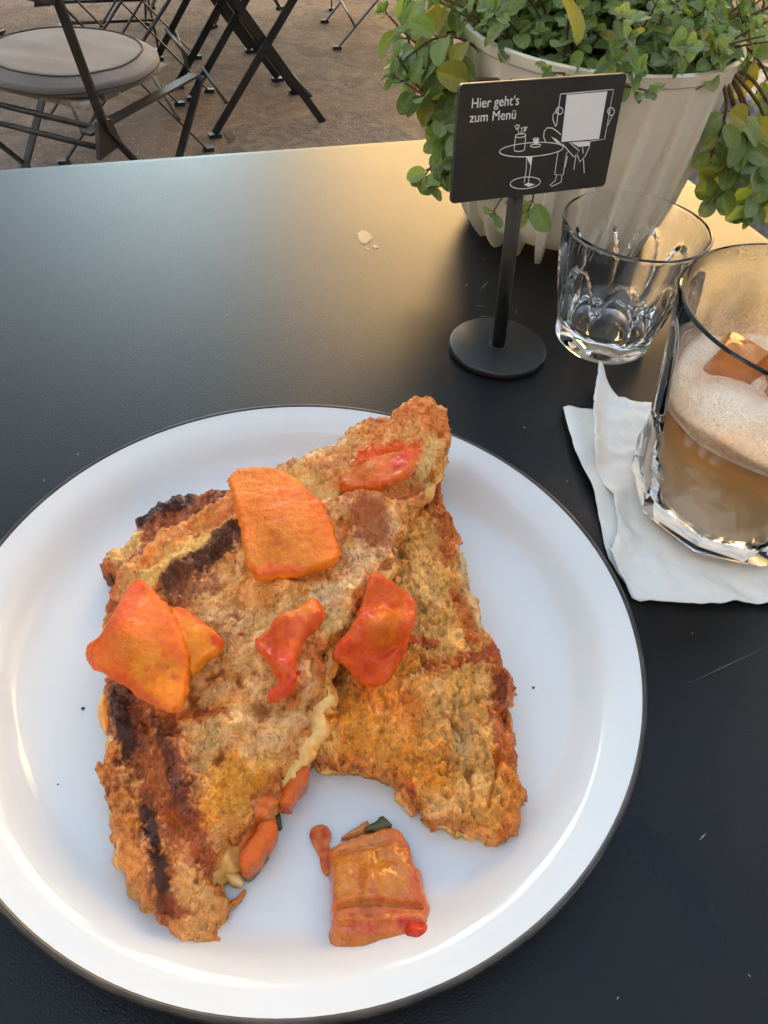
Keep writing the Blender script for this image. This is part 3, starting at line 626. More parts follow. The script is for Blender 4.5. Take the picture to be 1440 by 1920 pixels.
def shrink(xy, amt, seed, fr=60, nz=.002):
    xy = np.array(xy); e = np.roll(xy, -3, 0)-np.roll(xy, 3, 0); nn = np.stack([e[:, 1], -e[:, 0]], 1); nn /= np.linalg.norm(nn, axis=1)[:, None]+1e-9
    q = xy - nn*(amt+vn(xy, fr, seed, 2)*nz)[:, None]
    return q[::4]
zB2 = [(a, b, max(c-.0065, PZ+.004)) for a, b, c in zB]; zB3 = [(a, b, max(c-.0105, PZ+.003)) for a, b, c in zB]
fillst = [([(600, 1400), (700, 1430)], 30, (226, 150, 70), .8), ([(740, 1450), (790, 1520)], 20, (206, 110, 44), .8)]
slab('filling', None, zB2, .005, M['cheese'], sb, step=.0011, jit=.002, xy=shrink(xyB, .0008, 3., 90, .003), base=(232, 196, 126), strokes=fillst, side=(230, 178, 96), seed=4.)
slab('bottom_slice', None, zB3, .02, M['bread_b'], sb, step=.0011, jit=.0016, xy=shrink(xyB, .0012, 8.), base=(206, 160, 104), side=(196, 136, 76), seed=6.)
# --- the half on top (left)
zA = [(790, 765, .066), (830, 800, .060), (710, 800, .060), (790, 900, .054), (700, 930, .060), (630, 840, .052), (520, 870, .044), (430, 945, .042), (340, 975, .036), (265, 1035, .030), (205, 1110, .027), (200, 1200, .028), (200, 1310, .028), (185, 1440, .022), (205, 1530, .020), (245, 1670, .014), (300, 1745, .012), (365, 1790, .011), (405, 1740, .013), (410, 1660, .017), (440, 1590, .023), (500, 1500, .029), (575, 1400, .036), (620, 1290, .043), (625, 1200, .049), (690, 1090, .053), (755, 960, .054), (560, 1100, .053), (450, 1150, .046), (330, 1130, .036), (340, 1300, .037), (450, 1350, .041), (300, 1500, .029), (400, 1480, .034), (330, 1650, .022), (560, 1000, .054)]
outA = c5([(1070, 108), (1112, 116), (1140, 88), (1175, 55), (1215, 40), (1290, 46), (1330, 90), (1336, 185), (1290, 262), (1250, 330), (1222, 392), (1172, 440), (1150, 540), (1105, 650)])+c7([(300, 640), (252, 760), (182, 850), (142, 955), (172, 1012), (165, 1090), (112, 1200), (52, 1330), (30, 1402)])+c6([(1060, 500), (1010, 575), (960, 650), (872, 722), (842, 850), (735, 922), (700, 1000), (682, 1062), (722, 1112), (732, 1182), (690, 1262), (672, 1362), (582, 1432), (490, 1402), (400, 1292), (382, 1222), (272, 1122), (240, 1002), (162, 822), (180, 762), (165, 662), (158, 575), (105, 562), (98, 490), (150, 440), (160, 350), (150, 170)])+c5([(100, 980), (105, 840), (120, 750), (150, 650), (232, 590), (300, 520), (380, 470), (470, 425), (560, 360), (700, 282), (820, 250), (930, 190), (1000, 140)])
outA_full = list(outA)
outA = [((x-20, y-8) if (395 < x < 640 and 1180 < y < 1660 and (x-300)*1.0 > (1700-y)*.18+60) else (x, y)) for x, y in outA]
stA = [([(560, 1150), (470, 1350), (420, 1480)], 110, (198, 158, 108), .8), ([(420, 1170), (400, 1260)], 48, (178, 140, 98), .8), ([(560, 1290), (520, 1360), (480, 1420)], 42, (216, 182, 138), .8),
       ([(395, 1340), (380, 1420)], 30, (168, 140, 96), .8), ([(420, 1450), (480, 1460), (380, 1540)], 44, (206, 146, 66), .8), ([(500, 1440), (450, 1520)], 30, (216, 170, 98), .7),
       ([(192, 1440), (215, 1550), (250, 1640), (320, 1750)], 34, (206, 144, 84), .9), ([(200, 1380), (215, 1500), (270, 1650), (330, 1740)], 20, (196, 124, 62), .6), ([(390, 1720), (360, 1770)], 30, (212, 158, 102), .8),
       ([(240, 1320), (275, 1390), (305, 1470), (335, 1545)], 58, (132, 66, 28), .9), ([(225, 1300), (250, 1380), (262, 1430)], 32, (96, 46, 22), .75), ([(310, 1360), (330, 1460), (345, 1530)], 22, (104, 56, 36), .7), ([(300, 1500), (330, 1560), (350, 1600)], 22, (142, 72, 30), .7), ([(222, 1310), (232, 1370), (245, 1410)], 20, (52, 24, 14), .95), ([(285, 1335), (315, 1420), (338, 1500)], 14, (82, 42, 28), .85), ([(300, 1330), (360, 1340), (415, 1335)], 14, (146, 74, 26), .9), ([(262, 1420), (290, 1450)], 16, (150, 84, 46), .6),
       ([(272, 1500), (285, 1570), (298, 1620), (312, 1690)], 22, (108, 58, 30), .8), ([(272, 1515), (287, 1570), (300, 1625), (308, 1670)], 14, (50, 26, 16), .95), ([(320, 1695), (345, 1715)], 12, (130, 60, 32), .85), ([(375, 1570), (385, 1610), (410, 1640)], 24, (134, 62, 30), .9),
       ([(320, 1095), (370, 1050), (435, 1000)], 24, (66, 34, 22), .95), ([(330, 1110), (400, 1090)], 20, (120, 72, 48), .8), ([(270, 1030), (330, 985), (420, 945)], 30, (206, 142, 76), .9), ([(275, 1085), (330, 1035), (380, 1010)], 15, (232, 196, 122), .95), ([(215, 1080), (208, 1150)], 16, (172, 98, 50), .9),
       ([(410, 960), (430, 930)], 26, (186, 118, 66), .8), ([(480, 1110), (560, 1080), (620, 1050)], 34, (208, 150, 86), .85), ([(620, 1120), (690, 1030), (730, 980)], 34, (214, 180, 140), .85), ([(590, 1130), (620, 1100)], 20, (184, 170, 144), .7),
       ([(650, 920), (690, 940), (700, 985)], 40, (140, 84, 56), .92), ([(655, 900), (700, 910)], 11, (226, 196, 156), .9), ([(620, 1180), (640, 1160)], 20, (242, 214, 150), .95), ([(596, 1220), (606, 1260)], 24, (176, 104, 52), .9), ([(622, 1240), (626, 1290), (606, 1335), (585, 1380)], 8, (246, 214, 150), .95), ([(560, 1280), (545, 1300)], 22, (190, 112, 48), .7),
       ([(780, 770), (825, 790), (800, 760)], 38, (196, 118, 56), .95), ([(700, 800), (740, 790)], 30, (180, 110, 58), .9), ([(560, 860), (640, 830)], 16, (226, 198, 162), .9), ([(600, 880), (680, 850)], 20, (178, 120, 76), .8), ([(690, 870), (770, 850)], 24, (214, 92, 26), .95), ([(815, 830), (800, 870), (780, 900)], 14, (244, 214, 150), .9), ([(540, 885), (610, 905)], 18, (238, 212, 150), .9), ([(720, 925), (780, 910)], 18, (190, 124, 76), .8), ([(510, 870), (545, 875)], 10, (140, 84, 46), .8)]
sa_ = empty('sandwich_half', (0, 0, 0), 'charred toasted sandwich half propped on the other, topped with kimchi', 'sandwich')
relA0 = bread_relief(.0050, .0012, .003, R(60))
def relA(P, px):
    r = relA0(P, px)
    d = dist_poly(px, [(500, 905), (640, 905), (730, 930), (790, 905)]); r = r-.007*np.clip(1-d/22, 0, 1)      # valley between curled tip and slice
    d = dist_poly(px, [(650, 935), (720, 945)]); r = r+.004*np.clip(1-d/40, 0, 1)
    d = dist_poly(px, [(300, 1085), (360, 1040), (440, 985)]); r = r+.0035*np.clip(1-d/26, 0, 1)
    d = dist_poly(px, [(280, 1050), (340, 1020)]); r = r-.004*np.clip(1-d/22, 0, 1)
    d = dist_poly(px, [(290, 1335), (320, 1430), (345, 1520)]); r = r+.003*np.clip(1-d/22, 0, 1)
    d = dist_poly(px, [(365, 1380), (375, 1430)]); r = r-.003*np.clip(1-d/26, 0, 1)
    d = dist_poly(px, [(280, 1500), (300, 1620)]); r = r-.0022*np.clip(1-d/20, 0, 1)
    lump = np.array([noise.voronoi(Vector((p[0]*130, p[1]*130, 4.)))[0] for p in P]); lm = np.clip((lump[:, 1]-lump[:, 0])*1.3, 0, .5)
    wgt = np.clip(1.3-dist_poly(px, [(560, 1290), (470, 1420), (420, 1560)])/75, 0, 1)
    return r+lm*.006*wgt
_, xyA, zbA = slab('top_slice', outA, zA, .010, M['bread_a'], sa_, relief=relA, base=(214, 164, 106), strokes=stA[:9], over=[([(262, 1090), (300, 1062), (360, 1020)], 17, (240, 208, 132), .9), ([(545, 885), (600, 900)], 16, (244, 222, 164), .9), ([(560, 1270), (540, 1330)], 34, (222, 192, 150), .6), ([(690, 1020), (640, 1090)], 26, (224, 198, 164), .7), ([(400, 1160), (440, 1200)], 30, (186, 150, 110), .6), ([(440, 1450), (400, 1510), (470, 1480)], 34, (214, 150, 52), .75), ([(480, 1300), (440, 1380)], 26, (206, 172, 128), .6), ([(640, 1000), (600, 1060)], 22, (206, 150, 88), .6), ([(500, 1130), (450, 1110)], 24, (204, 132, 62), .6)]+stA[9:], detail=toast('crumb', R(60)), side=(206, 150, 88), jit=.0030, jfreq=210, droop=.0022, dw=.003, seed=11., crust=((188, 122, 62), .003, .55))
_pf = np.array(chaikin(outA_full, 1)); xyAf = densify(unp(_pf, idw(_pf, zA))[:, :2], .0007)
if (xyAf[:, 0]*np.roll(xyAf[:, 1], -1)-np.roll(xyAf[:, 0], -1)*xyAf[:, 1]).sum() < 0: xyAf = xyAf[::-1]
zA2 = [(a, b, max(c-.0075, PZ+.005)) for a, b, c in zA]; zA3 = [(a, b, max(c-.0150, PZ+.004)) for a, b, c in zA]
fst = [([(470, 1560), (500, 1510)], 40, (232, 120, 50), .9), ([(600, 1330), (560, 1420)], 40, (244, 212, 148), .9), ([(650, 1180), (620, 1260)], 40, (246, 220, 160), .9), ([(700, 1080), (770, 940)], 40, (220, 170, 110), .7)]
slab('filling', None, zA2, .008, M['cheese'], sa_, step=.0010, jit=.003, jfreq=150, xy=shrink(xyAf, .0004, 5., 80, .003), base=(240, 206, 136), strokes=fst, side=(238, 180, 104), seed=13., bulge=.0008, detail=toast('crumb', 1.), relief=lambda P, px: vn(P, 160, 3., 3)*.0016)
slab('bottom_slice', None, zA3, lambda P, px, z: np.full(len(P), PZ+.0006)+np.maximum(0, z-.026)*.55, M['bread_a'], sa_, step=.0011, jit=.002, xy=shrink(xyAf, .0006, 9., 60, .003), base=(196, 140, 84), side=(190, 138, 88), seed=15.)
# charred corner of the lower slice that pokes out on the far side
outE = c5([(95, 600), (130, 570), (200, 540), (210, 480), (235, 438), (350, 385), (450, 368), (520, 350), (600, 380), (560, 460), (420, 540), (300, 620), (230, 650), (210, 700), (135, 662), (92, 645)])
zE = [(200, 1045, .020), (255, 965, .024), (330, 925, .029), (420, 915, .033), (300, 1010, .023), (400, 960, .030)]
slab('charred_corner', outE, zE, .014, M['bread_a'], sa_, relief=bread_relief(.002, .0012, .003, R(30)), detail=toast('crumb', 0.), base=(122, 72, 46), strokes=[([(270, 960), (340, 935)], 26, (40, 20, 12), .95), ([(215, 1030), (245, 1010)], 26, (222, 186, 120), .9), ([(196, 1050), (210, 1066)], 12, (160, 92, 50), .9), ([(300, 990), (380, 950)], 16, (128, 76, 52), .8)], side=(120, 76, 48), jit=.0022, seed=17.)
# chewed bits hanging out of the cut side
slab('cheese_drip', c6([(150, 120), (120, 140), (104, 200), (106, 270), (140, 330), (160, 300), (165, 180)]), [(190, 1310, .022), (185, 1350, .016)], .006, M['cheese'], sa_, base=(242, 178, 100), side=(240, 176, 100), jit=.0004, seed=21.)
for nm, pts, mt, zz, th_, bs in (('kimchi_shred', [(1060, 500), (1125, 500), (1138, 530), (1100, 580), (1060, 640), (1050, 682), (1010, 675), (975, 665), (1010, 590)], 'kim3', .024, .010, None), ('kimchi_shred', [(960, 740), (975, 780), (960, 850), (900, 930), (850, 1000), (810, 990), (790, 940), (850, 840), (900, 760)], 'kim2', .022, .010, None), ('mushroom_shred', [(985, 720), (1000, 750), (990, 805), (965, 780), (960, 735)], 'leafbit', .012, .004, None), ('mushroom_shred', [(905, 900), (942, 915), (905, 985), (860, 1040), (820, 1050), (800, 1020), (860, 970)], 'leafbit2', .013, .004, None), ('cheese_shred', [(720, 1010), (800, 1010), (820, 1060), (795, 1085), (730, 1060)], 'cheese', .012, .005, (226, 198, 150)), ('crust_crumb', [(740, 1165), (790, 1120), (820, 1092), (822, 1110), (800, 1150), (770, 1185), (745, 1185)], 'bread_a', .0105, .003, (186, 116, 60))):
    if mt == 'leafbit2' and mt not in M: M[mt] = simple('brown_mushroom', lin(128, 96, 66), .4)
    p6 = c6(pts); slab(nm, p6, [(*p6[0], zz), (*p6[len(p6)//2], zz-.001)], th_, M[mt], sa_, base=bs or (230, 110, 40), side=bs, jit=.0009, droop=.0015, dw=.002, seed=len(pts)*1.3)
# kimchi pieces: each its own thing
def wet(seed):
    def f(P):
        n1 = vn(P, 90, seed, 3); n2 = vn(P, 330, seed+2, 3); n3 = vn(P, 800, seed+4, 2); v = .5*n1+.5*n2+.3*n3
        c = lerp3((1, 1, 1), (.86, .52, .25), sstep(-v, .08, .6)); c = c*lerp3((1, 1, 1), (1.04, 1.14, 1.1), sstep(v, .08, .6))
        vc = np.array([noise.voronoi(Vector((p[0]*210, p[1]*210, seed)))[0][0] for p in P]); fl = (1-sstep(vc, .10, .2))*sstep(n1, -.1, .2)*.85
        return c*lerp3((1, 1, 1), (.85, .30, .05), fl), v*.00018+fl*.0002
    return f
def kimchi_piece(name, label, pts, zc, mat, thick=.004, wob=.0012, seed=0., sm=1, jit=.0006, extra=None, base=(238, 116, 20), strokes=(), droop=.0009, dw=.0012):
    def rel(P, px):
        r = vn(P, 70, seed, 2)*wob+vn(P, 420, seed+3, 2)*.0003+vn(P, 190, seed+6, 3)*(.0007 if mat in ('kim3', 'kim4') else .00025)
        if extra is not None: r = r+extra(P, px)
        return r
    o, _, _ = slab(name, pts, zc, thick, M[mat], None, step=.0007, jit=jit, relief=rel, detail=wet(seed), droop=droop, dw=dw, base=base, strokes=strokes, side=base, floor=PZ+.0004, smoothn=sm, jfreq=260, bulge=.0006, seed=seed, label=label, cat='kimchi', group='kimchi pieces')
    return o
kz = lambda pts, off: [(a, b, float(idw(np.array([[a, b]], float), zA)[0])+off) for a, b in pts]
p = c5([(543, 298), (690, 288), (765, 312), (830, 370), (882, 420), (915, 510), (946, 592), (930, 622), (860, 645), (800, 665), (700, 676), (650, 682), (620, 640), (606, 600), (596, 520), (570, 410)])
kimchi_piece('kimchi_piece', 'largest flat orange radish kimchi slice at the top of the sandwich', p, [(430, 880, .056), (520, 880, .058), (600, 940, .061), (635, 1030, .060), (480, 1078, .056), (455, 1000, .056), (540, 980, .062)], 'kim1', .0036, .0006, seed=1., base=(240, 120, 10), strokes=[([(520, 1010), (570, 1040), (500, 1040)], 55, (218, 126, 18), .75), ([(460, 900), (540, 890)], 30, (244, 138, 22), .7), ([(630, 1000), (600, 930)], 14, (238, 104, 10), .7), ([(480, 1070), (560, 1065)], 9, (232, 84, 6), .8), ([(505, 1060), (507, 1062)], 7, (226, 50, 4), .9)])
p = c5([(205, 690), (235, 688), (290, 740), (340, 800), (380, 880), (400, 960), (396, 1040), (386, 1110), (360, 1157), (300, 1140), (240, 1110), (190, 1060), (100, 1015), (60, 995), (33, 935), (80, 890), (130, 830), (170, 750)])
kimchi_piece('kimchi_piece', 'fan-shaped orange radish kimchi slice overhanging the crust edge', p, [(255, 1085, .043), (160, 1215, .036), (345, 1200, .050), (330, 1325, .048), (240, 1300, .040), (250, 1190, .048)], 'kim2', .0034, .0007, seed=4., base=(238, 110, 8), strokes=[([(170, 1200), (220, 1140), (260, 1090)], 26, (228, 82, 8), .8), ([(280, 1250), (320, 1290)], 40, (240, 146, 28), .7), ([(240, 1210), (280, 1190)], 30, (226, 126, 18), .6), ([(200, 1260), (290, 1320)], 12, (226, 84, 10), .8)])
p = c5([(335, 792), (378, 785), (430, 820), (480, 862), (532, 910), (520, 932), (460, 972), (402, 1032), (390, 950), (360, 870)])
kimchi_piece('kimchi_piece', 'small pointed kimchi piece tucked behind the fan-shaped slice', p, [(330, 1140, .044), (415, 1205, .047), (350, 1260, .046), (370, 1190, .050)], 'kim2', .004, seed=7., base=(240, 138, 22), strokes=[([(405, 1200), (415, 1205)], 14, (220, 66, 8), .9), ([(340, 1140), (380, 1165)], 12, (230, 90, 14), .8)])
p = c5([(630, 905), (690, 872), (718, 812), (790, 792), (852, 748), (882, 792), (872, 842), (812, 892), (792, 942), (775, 1000), (790, 1048), (760, 1085), (700, 1120), (682, 1095), (740, 1045), (712, 1022), (682, 952)])
kimchi_piece('kimchi_piece', 'crumpled red kimchi shred in the middle of the toast', p, [(480, 1200, .052), (530, 1150, .057), (600, 1130, .058), (545, 1240, .055), (515, 1300, .052)], 'kim3', .004, .003, seed=9., base=(234, 92, 16), strokes=[([(540, 1150), (570, 1140)], 20, (240, 140, 36), .8), ([(505, 1220), (540, 1240)], 16, (222, 64, 6), .8), ([(510, 1300), (545, 1280)], 16, (232, 66, 4), .9)])
p = c5([(1050, 672), (1075, 660), (1110, 690), (1170, 720), (1200, 750), (1212, 782), (1202, 832), (1182, 912), (1152, 972), (1112, 1042), (1062, 1056), (1000, 1036), (975, 980), (915, 957), (930, 920), (990, 850), (1030, 760)])
kimchi_piece('kimchi_piece', 'glossy folded red kimchi piece lying in the gap between both halves', p, [(700, 1075, .060), (775, 1130, .050), (745, 1230, .041), (690, 1275, .039), (630, 1220, .050), (705, 1165, .056)], 'kim3', .0048, .0022, seed=12., base=(238, 92, 8), strokes=[([(730, 1160), (720, 1190)], 32, (232, 124, 20), .7), ([(690, 1240), (740, 1230)], 24, (226, 80, 8), .8), ([(650, 1210), (640, 1215)], 16, (232, 70, 4), .8), ([(700, 1100), (740, 1115)], 18, (240, 104, 10), .7)], extra=lambda P, px: -.0025*np.clip(1-dist_poly(px, [(640, 1225), (720, 1225), (760, 1190)])/14, 0, 1))
p = c5([(930, 340), (1000, 290), (1080, 250), (1150, 230), (1205, 240), (1215, 275), (1170, 320), (1080, 355), (985, 365)])
kimchi_piece('kimchi_piece', 'kimchi strip caught under the curled bread tip', p, [(640, 900, .056), (720, 860, .063), (775, 855, .065)], 'kim3', .005, .0012, seed=14., base=(232, 108, 10), strokes=[([(740, 870), (760, 860)], 14, (232, 60, 4), .9), ([(650, 890), (690, 880)], 16, (212, 116, 20), .7)])
p6 = c8([(240, 450), (380, 392), (560, 332), (700, 285), (780, 288), (850, 370), (890, 470), (930, 590), (972, 640), (985, 740), (1030, 880), (1045, 1000), (1050, 1080), (1096, 1130), (1100, 1240), (1060, 1292), (980, 1312), (900, 1285), (820, 1292), (700, 1285), (570, 1320), (440, 1342), (290, 1376), (225, 1330), (236, 1230), (266, 1100), (270, 950), (280, 880), (270, 700), (255, 560)])
zk = [(620, 1590, .014), (740, 1560, .015), (700, 1660, .0195), (640, 1690, .017), (790, 1700, .014), (810, 1760, .013), (620, 1795, .011), (720, 1785, .012), (690, 1740, .0165)]
def ridges(P, px):
    r = np.zeros(len(P))
    for ln, a, w_ in (([(620, 1700), (700, 1692), (790, 1700)], -.0022, 7), ([(620, 1685), (720, 1680)], .0012, 8), ([(630, 1600), (740, 1575), (770, 1590)], -.0014, 6), ([(640, 1725), (790, 1722)], .0010, 10), ([(690, 1600), (700, 1680)], .0012, 20)):
        r += a*np.clip(1-dist_poly(px, ln)/w_, 0, 1)
    return r
lone = kimchi_piece('kimchi_piece', 'lone square of pale orange cabbage kimchi on the bare plate', p6, zk, 'kim4', .02, .0012, seed=17., extra=ridges, droop=.002, dw=.0022, base=(226, 112, 10), strokes=[([(700, 1600), (740, 1640), (700, 1660)], 40, (220, 140, 44), .8), ([(640, 1620), (650, 1680)], 24, (226, 146, 30), .7), ([(640, 1770), (720, 1770), (760, 1760)], 22, (230, 128, 8), .85), ([(660, 1740), (700, 1742)], 14, (214, 76, 6), .8), ([(760, 1730), (790, 1770)], 20, (216, 58, 4), .9), ([(770, 1620), (790, 1700)], 10, (224, 92, 30), .7), ([(630, 1590), (720, 1565)], 12, (222, 138, 46), .8)])
slab('cabbage_strip', c8([(335, 372), (440, 300), (550, 225), (566, 262), (540, 322), (430, 370), (350, 388)]), [(640, 1570, .011), (690, 1540, .012)], .004, M['kim4'], lone, base=(216, 140, 70), jit=.0004, droop=.0015, dw=.002)
slab('green_leaf_bit', c8([(518, 300), (600, 245), (670, 198), (712, 240), (762, 282), (700, 300), (610, 315), (540, 328)]), [(690, 1550, .014), (730, 1545, .014)], .003, M['leafbit'], lone, jit=.0005, droop=.0008, dw=.0015)
slab('chili_clump', c8([(840, 1030), (980, 1020), (1060, 1090), (1098, 1140), (1095, 1230), (1040, 1285), (940, 1280), (880, 1200)]), [(780, 1750, .0175), (810, 1770, .015)], .006, M['kim3'], lone, base=(222, 56, 4), jit=.0012, droop=.003, dw=.003, seed=3.)
slab('sauce_smear', c8([(90, 315), (140, 285), (200, 272), (270, 372), (240, 432), (252, 540), (262, 640), (232, 692), (188, 662), (172, 560), (132, 462), (95, 400)]), [(600, 1560, PZ+.0012), (615, 1640, PZ+.0012)], .0015, M['sauce'], None, jit=.0005, droop=.0006, dw=.002, floor=PZ+.0002, label='smear of red chili sauce on the plate beside the lone kimchi', cat='sauce')
for k, (x, y, r_) in enumerate(((156, 1329, .0007), (109, 1472, .0006), (124, 1631, .0012), (560, 1262, .0010), (1000, 1290, .0006), (452, 1190, .0009))):
    zc_ = PZ if k in (0, 1, 2, 4) else float(idw(np.array([[x, y]], float), zA)[0])+.002
    c_ = unp([(x, y)], zc_)[0]; m = MB(); vv = []
    for a in range(6): vv.append((c_[0]+r_*math.cos(a*1.05)*(1+.4*math.sin(a*2.3)), c_[1]+r_*math.sin(a*1.05), c_[2]+.0004))
    m.add(vv+[(c_[0], c_[1], c_[2]+.0004+r_*.8), (c_[0], c_[1], c_[2])], [(i, (i+1) % 6, 6) for i in range(6)]+[((i+1) % 6, i, 7) for i in range(6)])
    m.build('bread_crumb', [M['rim'], M['rim'], M['napkin'], M['flake'], M['rim'], M['flake']][k], None, label=['dark crumb on the plate beside the fan-shaped kimchi slice', 'smallest dark crumb on the plate beside the bulging crust', 'pale crumb on the sloping wall of the plate', 'red chili flake beside the crumpled kimchi shred', 'dark crumb on the plate beside the darkly crusted flat half', 'red chili flake between the small pointed kimchi and the crumpled shred'][k], cat='crumb', group='crumbs and flakes')
# ------------------------------------------------------------------ menu sign on its stand
SB = np.array([.0615, .4035, 0]); YAW, TILT, SW, SH = .4276, .1207, .0928, .0545
su = Vector((math.cos(YAW), math.sin(YAW), 0)); sn_ = Vector((-math.sin(YAW), math.cos(YAW), 0)); sv_ = Vector((0, 0, 1))*math.cos(TILT)+sn_*math.sin(TILT); so_ = su.cross(sv_)  # so_ points to the viewer
sg = empty('menu_sign', (SB[0], SB[1], .0004), 'small black table sign with white lettering on a round stand', 'sign')
TOPC = Vector((.0000, -.0015, .1005))
MB().lathe([(.0001, .0048), (.0290, .0048), (.0300, .0044), (.0305, .0036), (.0305, .0006), (.0298, 0), (.0001, 0)], 96).build('base', M['sign'], sg)
MB().tube([(0, 0, .0046), (-.0030, -.0008, .05), tuple(TOPC+Vector((-.0068, 0, .012))-so_*.0024)], .0042, 20).build('stem', M['sign'], sg)
MB().lathe([(.0043, .0049), (.0052, .0051), (.0056, .0049)], 32).build('weld_ring', M['sign_edge'], sg)
# panel: rounded rectangle
def rrect(w_, h_, r_, n=6):
    P = []
    for cx, cy, a0 in ((w_/2-r_, h_-r_, 0), (-w_/2+r_, h_-r_, 90), (-w_/2+r_, r_, 180), (w_/2-r_, r_, 270)):
        for k in range(n+1): a = R(a0+90*k/n); P.append((cx+r_*math.cos(a), cy+r_*math.sin(a)))
    return P
def on_panel(x, y, d): return TOPC+su*x+sv_*y+so_*d
pr = rrect(SW, SH, .0022); pi_ = rrect(SW-.0006, SH-.0006, .002); n = len(pr)
V = [on_panel(x, y+.0003, .0012) for x, y in pi_]+[on_panel(x, y, .0009) for x, y in pr]+[on_panel(x, y, -.0009) for x, y in pr]+[on_panel(x, y+.0003, -.0012) for x, y in pi_]
Fc = [tuple(range(n))]
for k in range(3): Fc += [(k*n+i, (k+1)*n+i, (k+1)*n+(i+1) % n, k*n+(i+1) % n) for i in range(n)]
Fc.append(tuple(range(4*n-1, 3*n-1, -1)))
pan = mesh_obj('panel', V, Fc, M['sign'], sg, False); pan.data.materials.append(M['sign_edge'])
for pf in pan.data.polygons:
    if 1 <= pf.index <= 2*n: pf.material_index = 1
# picture coordinates of the print -> panel millimetres (plane-to-plane)
src = [(160, 135), (1350, 25), (1170, 830), (90, 960)]; dst = [(-SW/2, SH), (SW/2, SH), (SW/2, 0), (-SW/2, 0)]
A_ = []; b_ = []
for (x, y), (X_, Y_) in zip(src, dst):
    A_ += [[x, y, 1, 0, 0, 0, -X_*x, -X_*y], [0, 0, 0, x, y, 1, -Y_*x, -Y_*y]]; b_ += [X_, Y_]
hm = np.linalg.solve(np.array(A_), np.array(b_))
def pm(x, y):
    d = hm[6]*x+hm[7]*y+1; return ((hm[0]*x+hm[1]*y+hm[2])/d, (hm[3]*x+hm[4]*y+hm[5])/d)
def ribbon(m, pts, wd=.00042, closed=False, d=.00135):
    P = [Vector(pm(*q)) for q in pts]; N = len(P); L_ = []; R_ = []
    for i in range(N):
        a = P[(i-1) % N] if (closed or i) else P[0]; b = P[(i+1) % N] if (closed or i < N-1) else P[-1]
        t = (b-a).normalized(); nn = Vector((-t.y, t.x))*wd/2; L_.append(P[i]+nn); R_.append(P[i]-nn)
    V = [on_panel(q.x, q.y, d) for q in L_]+[on_panel(q.x, q.y, d) for q in R_]
    m.add(V, [(i, (i+1) % N, N+(i+1) % N, N+i) for i in range(N if closed else N-1)])
def fill(m, pts, d=.0014): V = [on_panel(*pm(*q), d) for q in pts]; m.add(V, [tuple(range(len(V)))])
def ell(cx, cy, a, b, rot=0, n=40, t0=0, t1=360):
    return [(cx+a*math.cos(R(t))*math.cos(R(rot))-b*math.sin(R(t))*math.sin(R(rot)), cy+a*math.cos(R(t))*math.sin(R(rot))+b*math.sin(R(t))*math.cos(R(rot))) for t in np.linspace(t0, t1, n, endpoint=(t1-t0) % 360 != 0)]
m = MB()
ribbon(m, ell(652, 578, 225, 48, -5), closed=True)                                    # table top
ribbon(m, ell(605, 810, 106, 40, -6), closed=True)                                    # table foot
ribbon(m, [(618, 630), (612, 720), (597, 810)]); ribbon(m, [(655, 628), (640, 720), (625, 812)]); fill(m, [(618, 630), (655, 628), (644, 690), (628, 660)]); fill(m, [(594, 822), (625, 808), (672, 820), (628, 838)])
ribbon(m, [(540, 490), (530, 575)]); ribbon(m, [(612, 480), (603, 578)]); ribbon(m, ell(576, 482, 36, 13, -8), closed=True); ribbon(m, ell(566, 578, 37, 14, -5, 20, 0, 180))   # vase
for a, b in (((568, 475), (552, 425)), ((575, 475), (585, 435)), ((582, 475), (608, 432))):
    ribbon(m, [a, b], .0003)
for x, y in ((540, 420), (552, 410), (562, 428), (548, 436), (585, 430), (603, 425), (612, 436), (618, 424), (606, 446), (566, 412)): fill(m, ell(x, y, 6, 6, 0, 8))
ribbon(m, ell(684, 505, 20, 7, 0), closed=True); fill(m, [(664, 507), (704, 503), (700, 530), (690, 544), (676, 544), (668, 530)]); ribbon(m, ell(680, 550, 35, 11, -4), closed=True)   # cup
ribbon(m, [(862, 186), (1243, 143), (1172, 497), (1070, 512)]); ribbon(m, [(862, 186), (830, 410)])                   # placard held up
ribbon(m, [(848, 288), (808, 330), (803, 360), (824, 415)]); ribbon(m, ell(852, 303, 24, 24, 0), closed=True)             # left hand and arm
ribbon(m, [(1238, 318), (1210, 370), (1196, 400)]); ribbon(m, ell(1222, 300, 24, 27, 0), closed=True); ribbon(m, [(1200, 290), (1222, 292)], .0003); ribbon(m, [(1200, 304), (1220, 306)], .0003)
ribbon(m, [(752, 522), (738, 490), (742, 450), (762, 425), (800, 425), (830, 445), (860, 470)]); fill(m, [(790, 485), (830, 505), (868, 540), (826, 525)])     # knee
ribbon(m, [(870, 535), (950, 625), (990, 582), (920, 525)]); fill(m, [(930, 522), (1070, 512), (1064, 545), (985, 555)])
ribbon(m, [(838, 590), (812, 750), (872, 752), (898, 600), (915, 585)]); ribbon(m, [(826, 752), (815, 792), (776, 826), (790, 832), (830, 815), (858, 800), (862, 754)])   # leg and shoe
ribbon(m, [(965, 612), (948, 715)]); ribbon(m, [(1018, 640), (1022, 738)]); ribbon(m, [(975, 610), (992, 660), (1030, 620), (1066, 546)]); ribbon(m, [(1012, 555), (1018, 600)]); ribbon(m, [(905, 620), (885, 700)])
m.build('drawing', M['print'], sg, False)
m = MB(); fill(m, [(906, 190), (1198, 158), (1132, 496), (862, 522)], .00135); m.build('blank_card', M['print'], sg, False)
dg = bpy.context.evaluated_depsgraph_get()
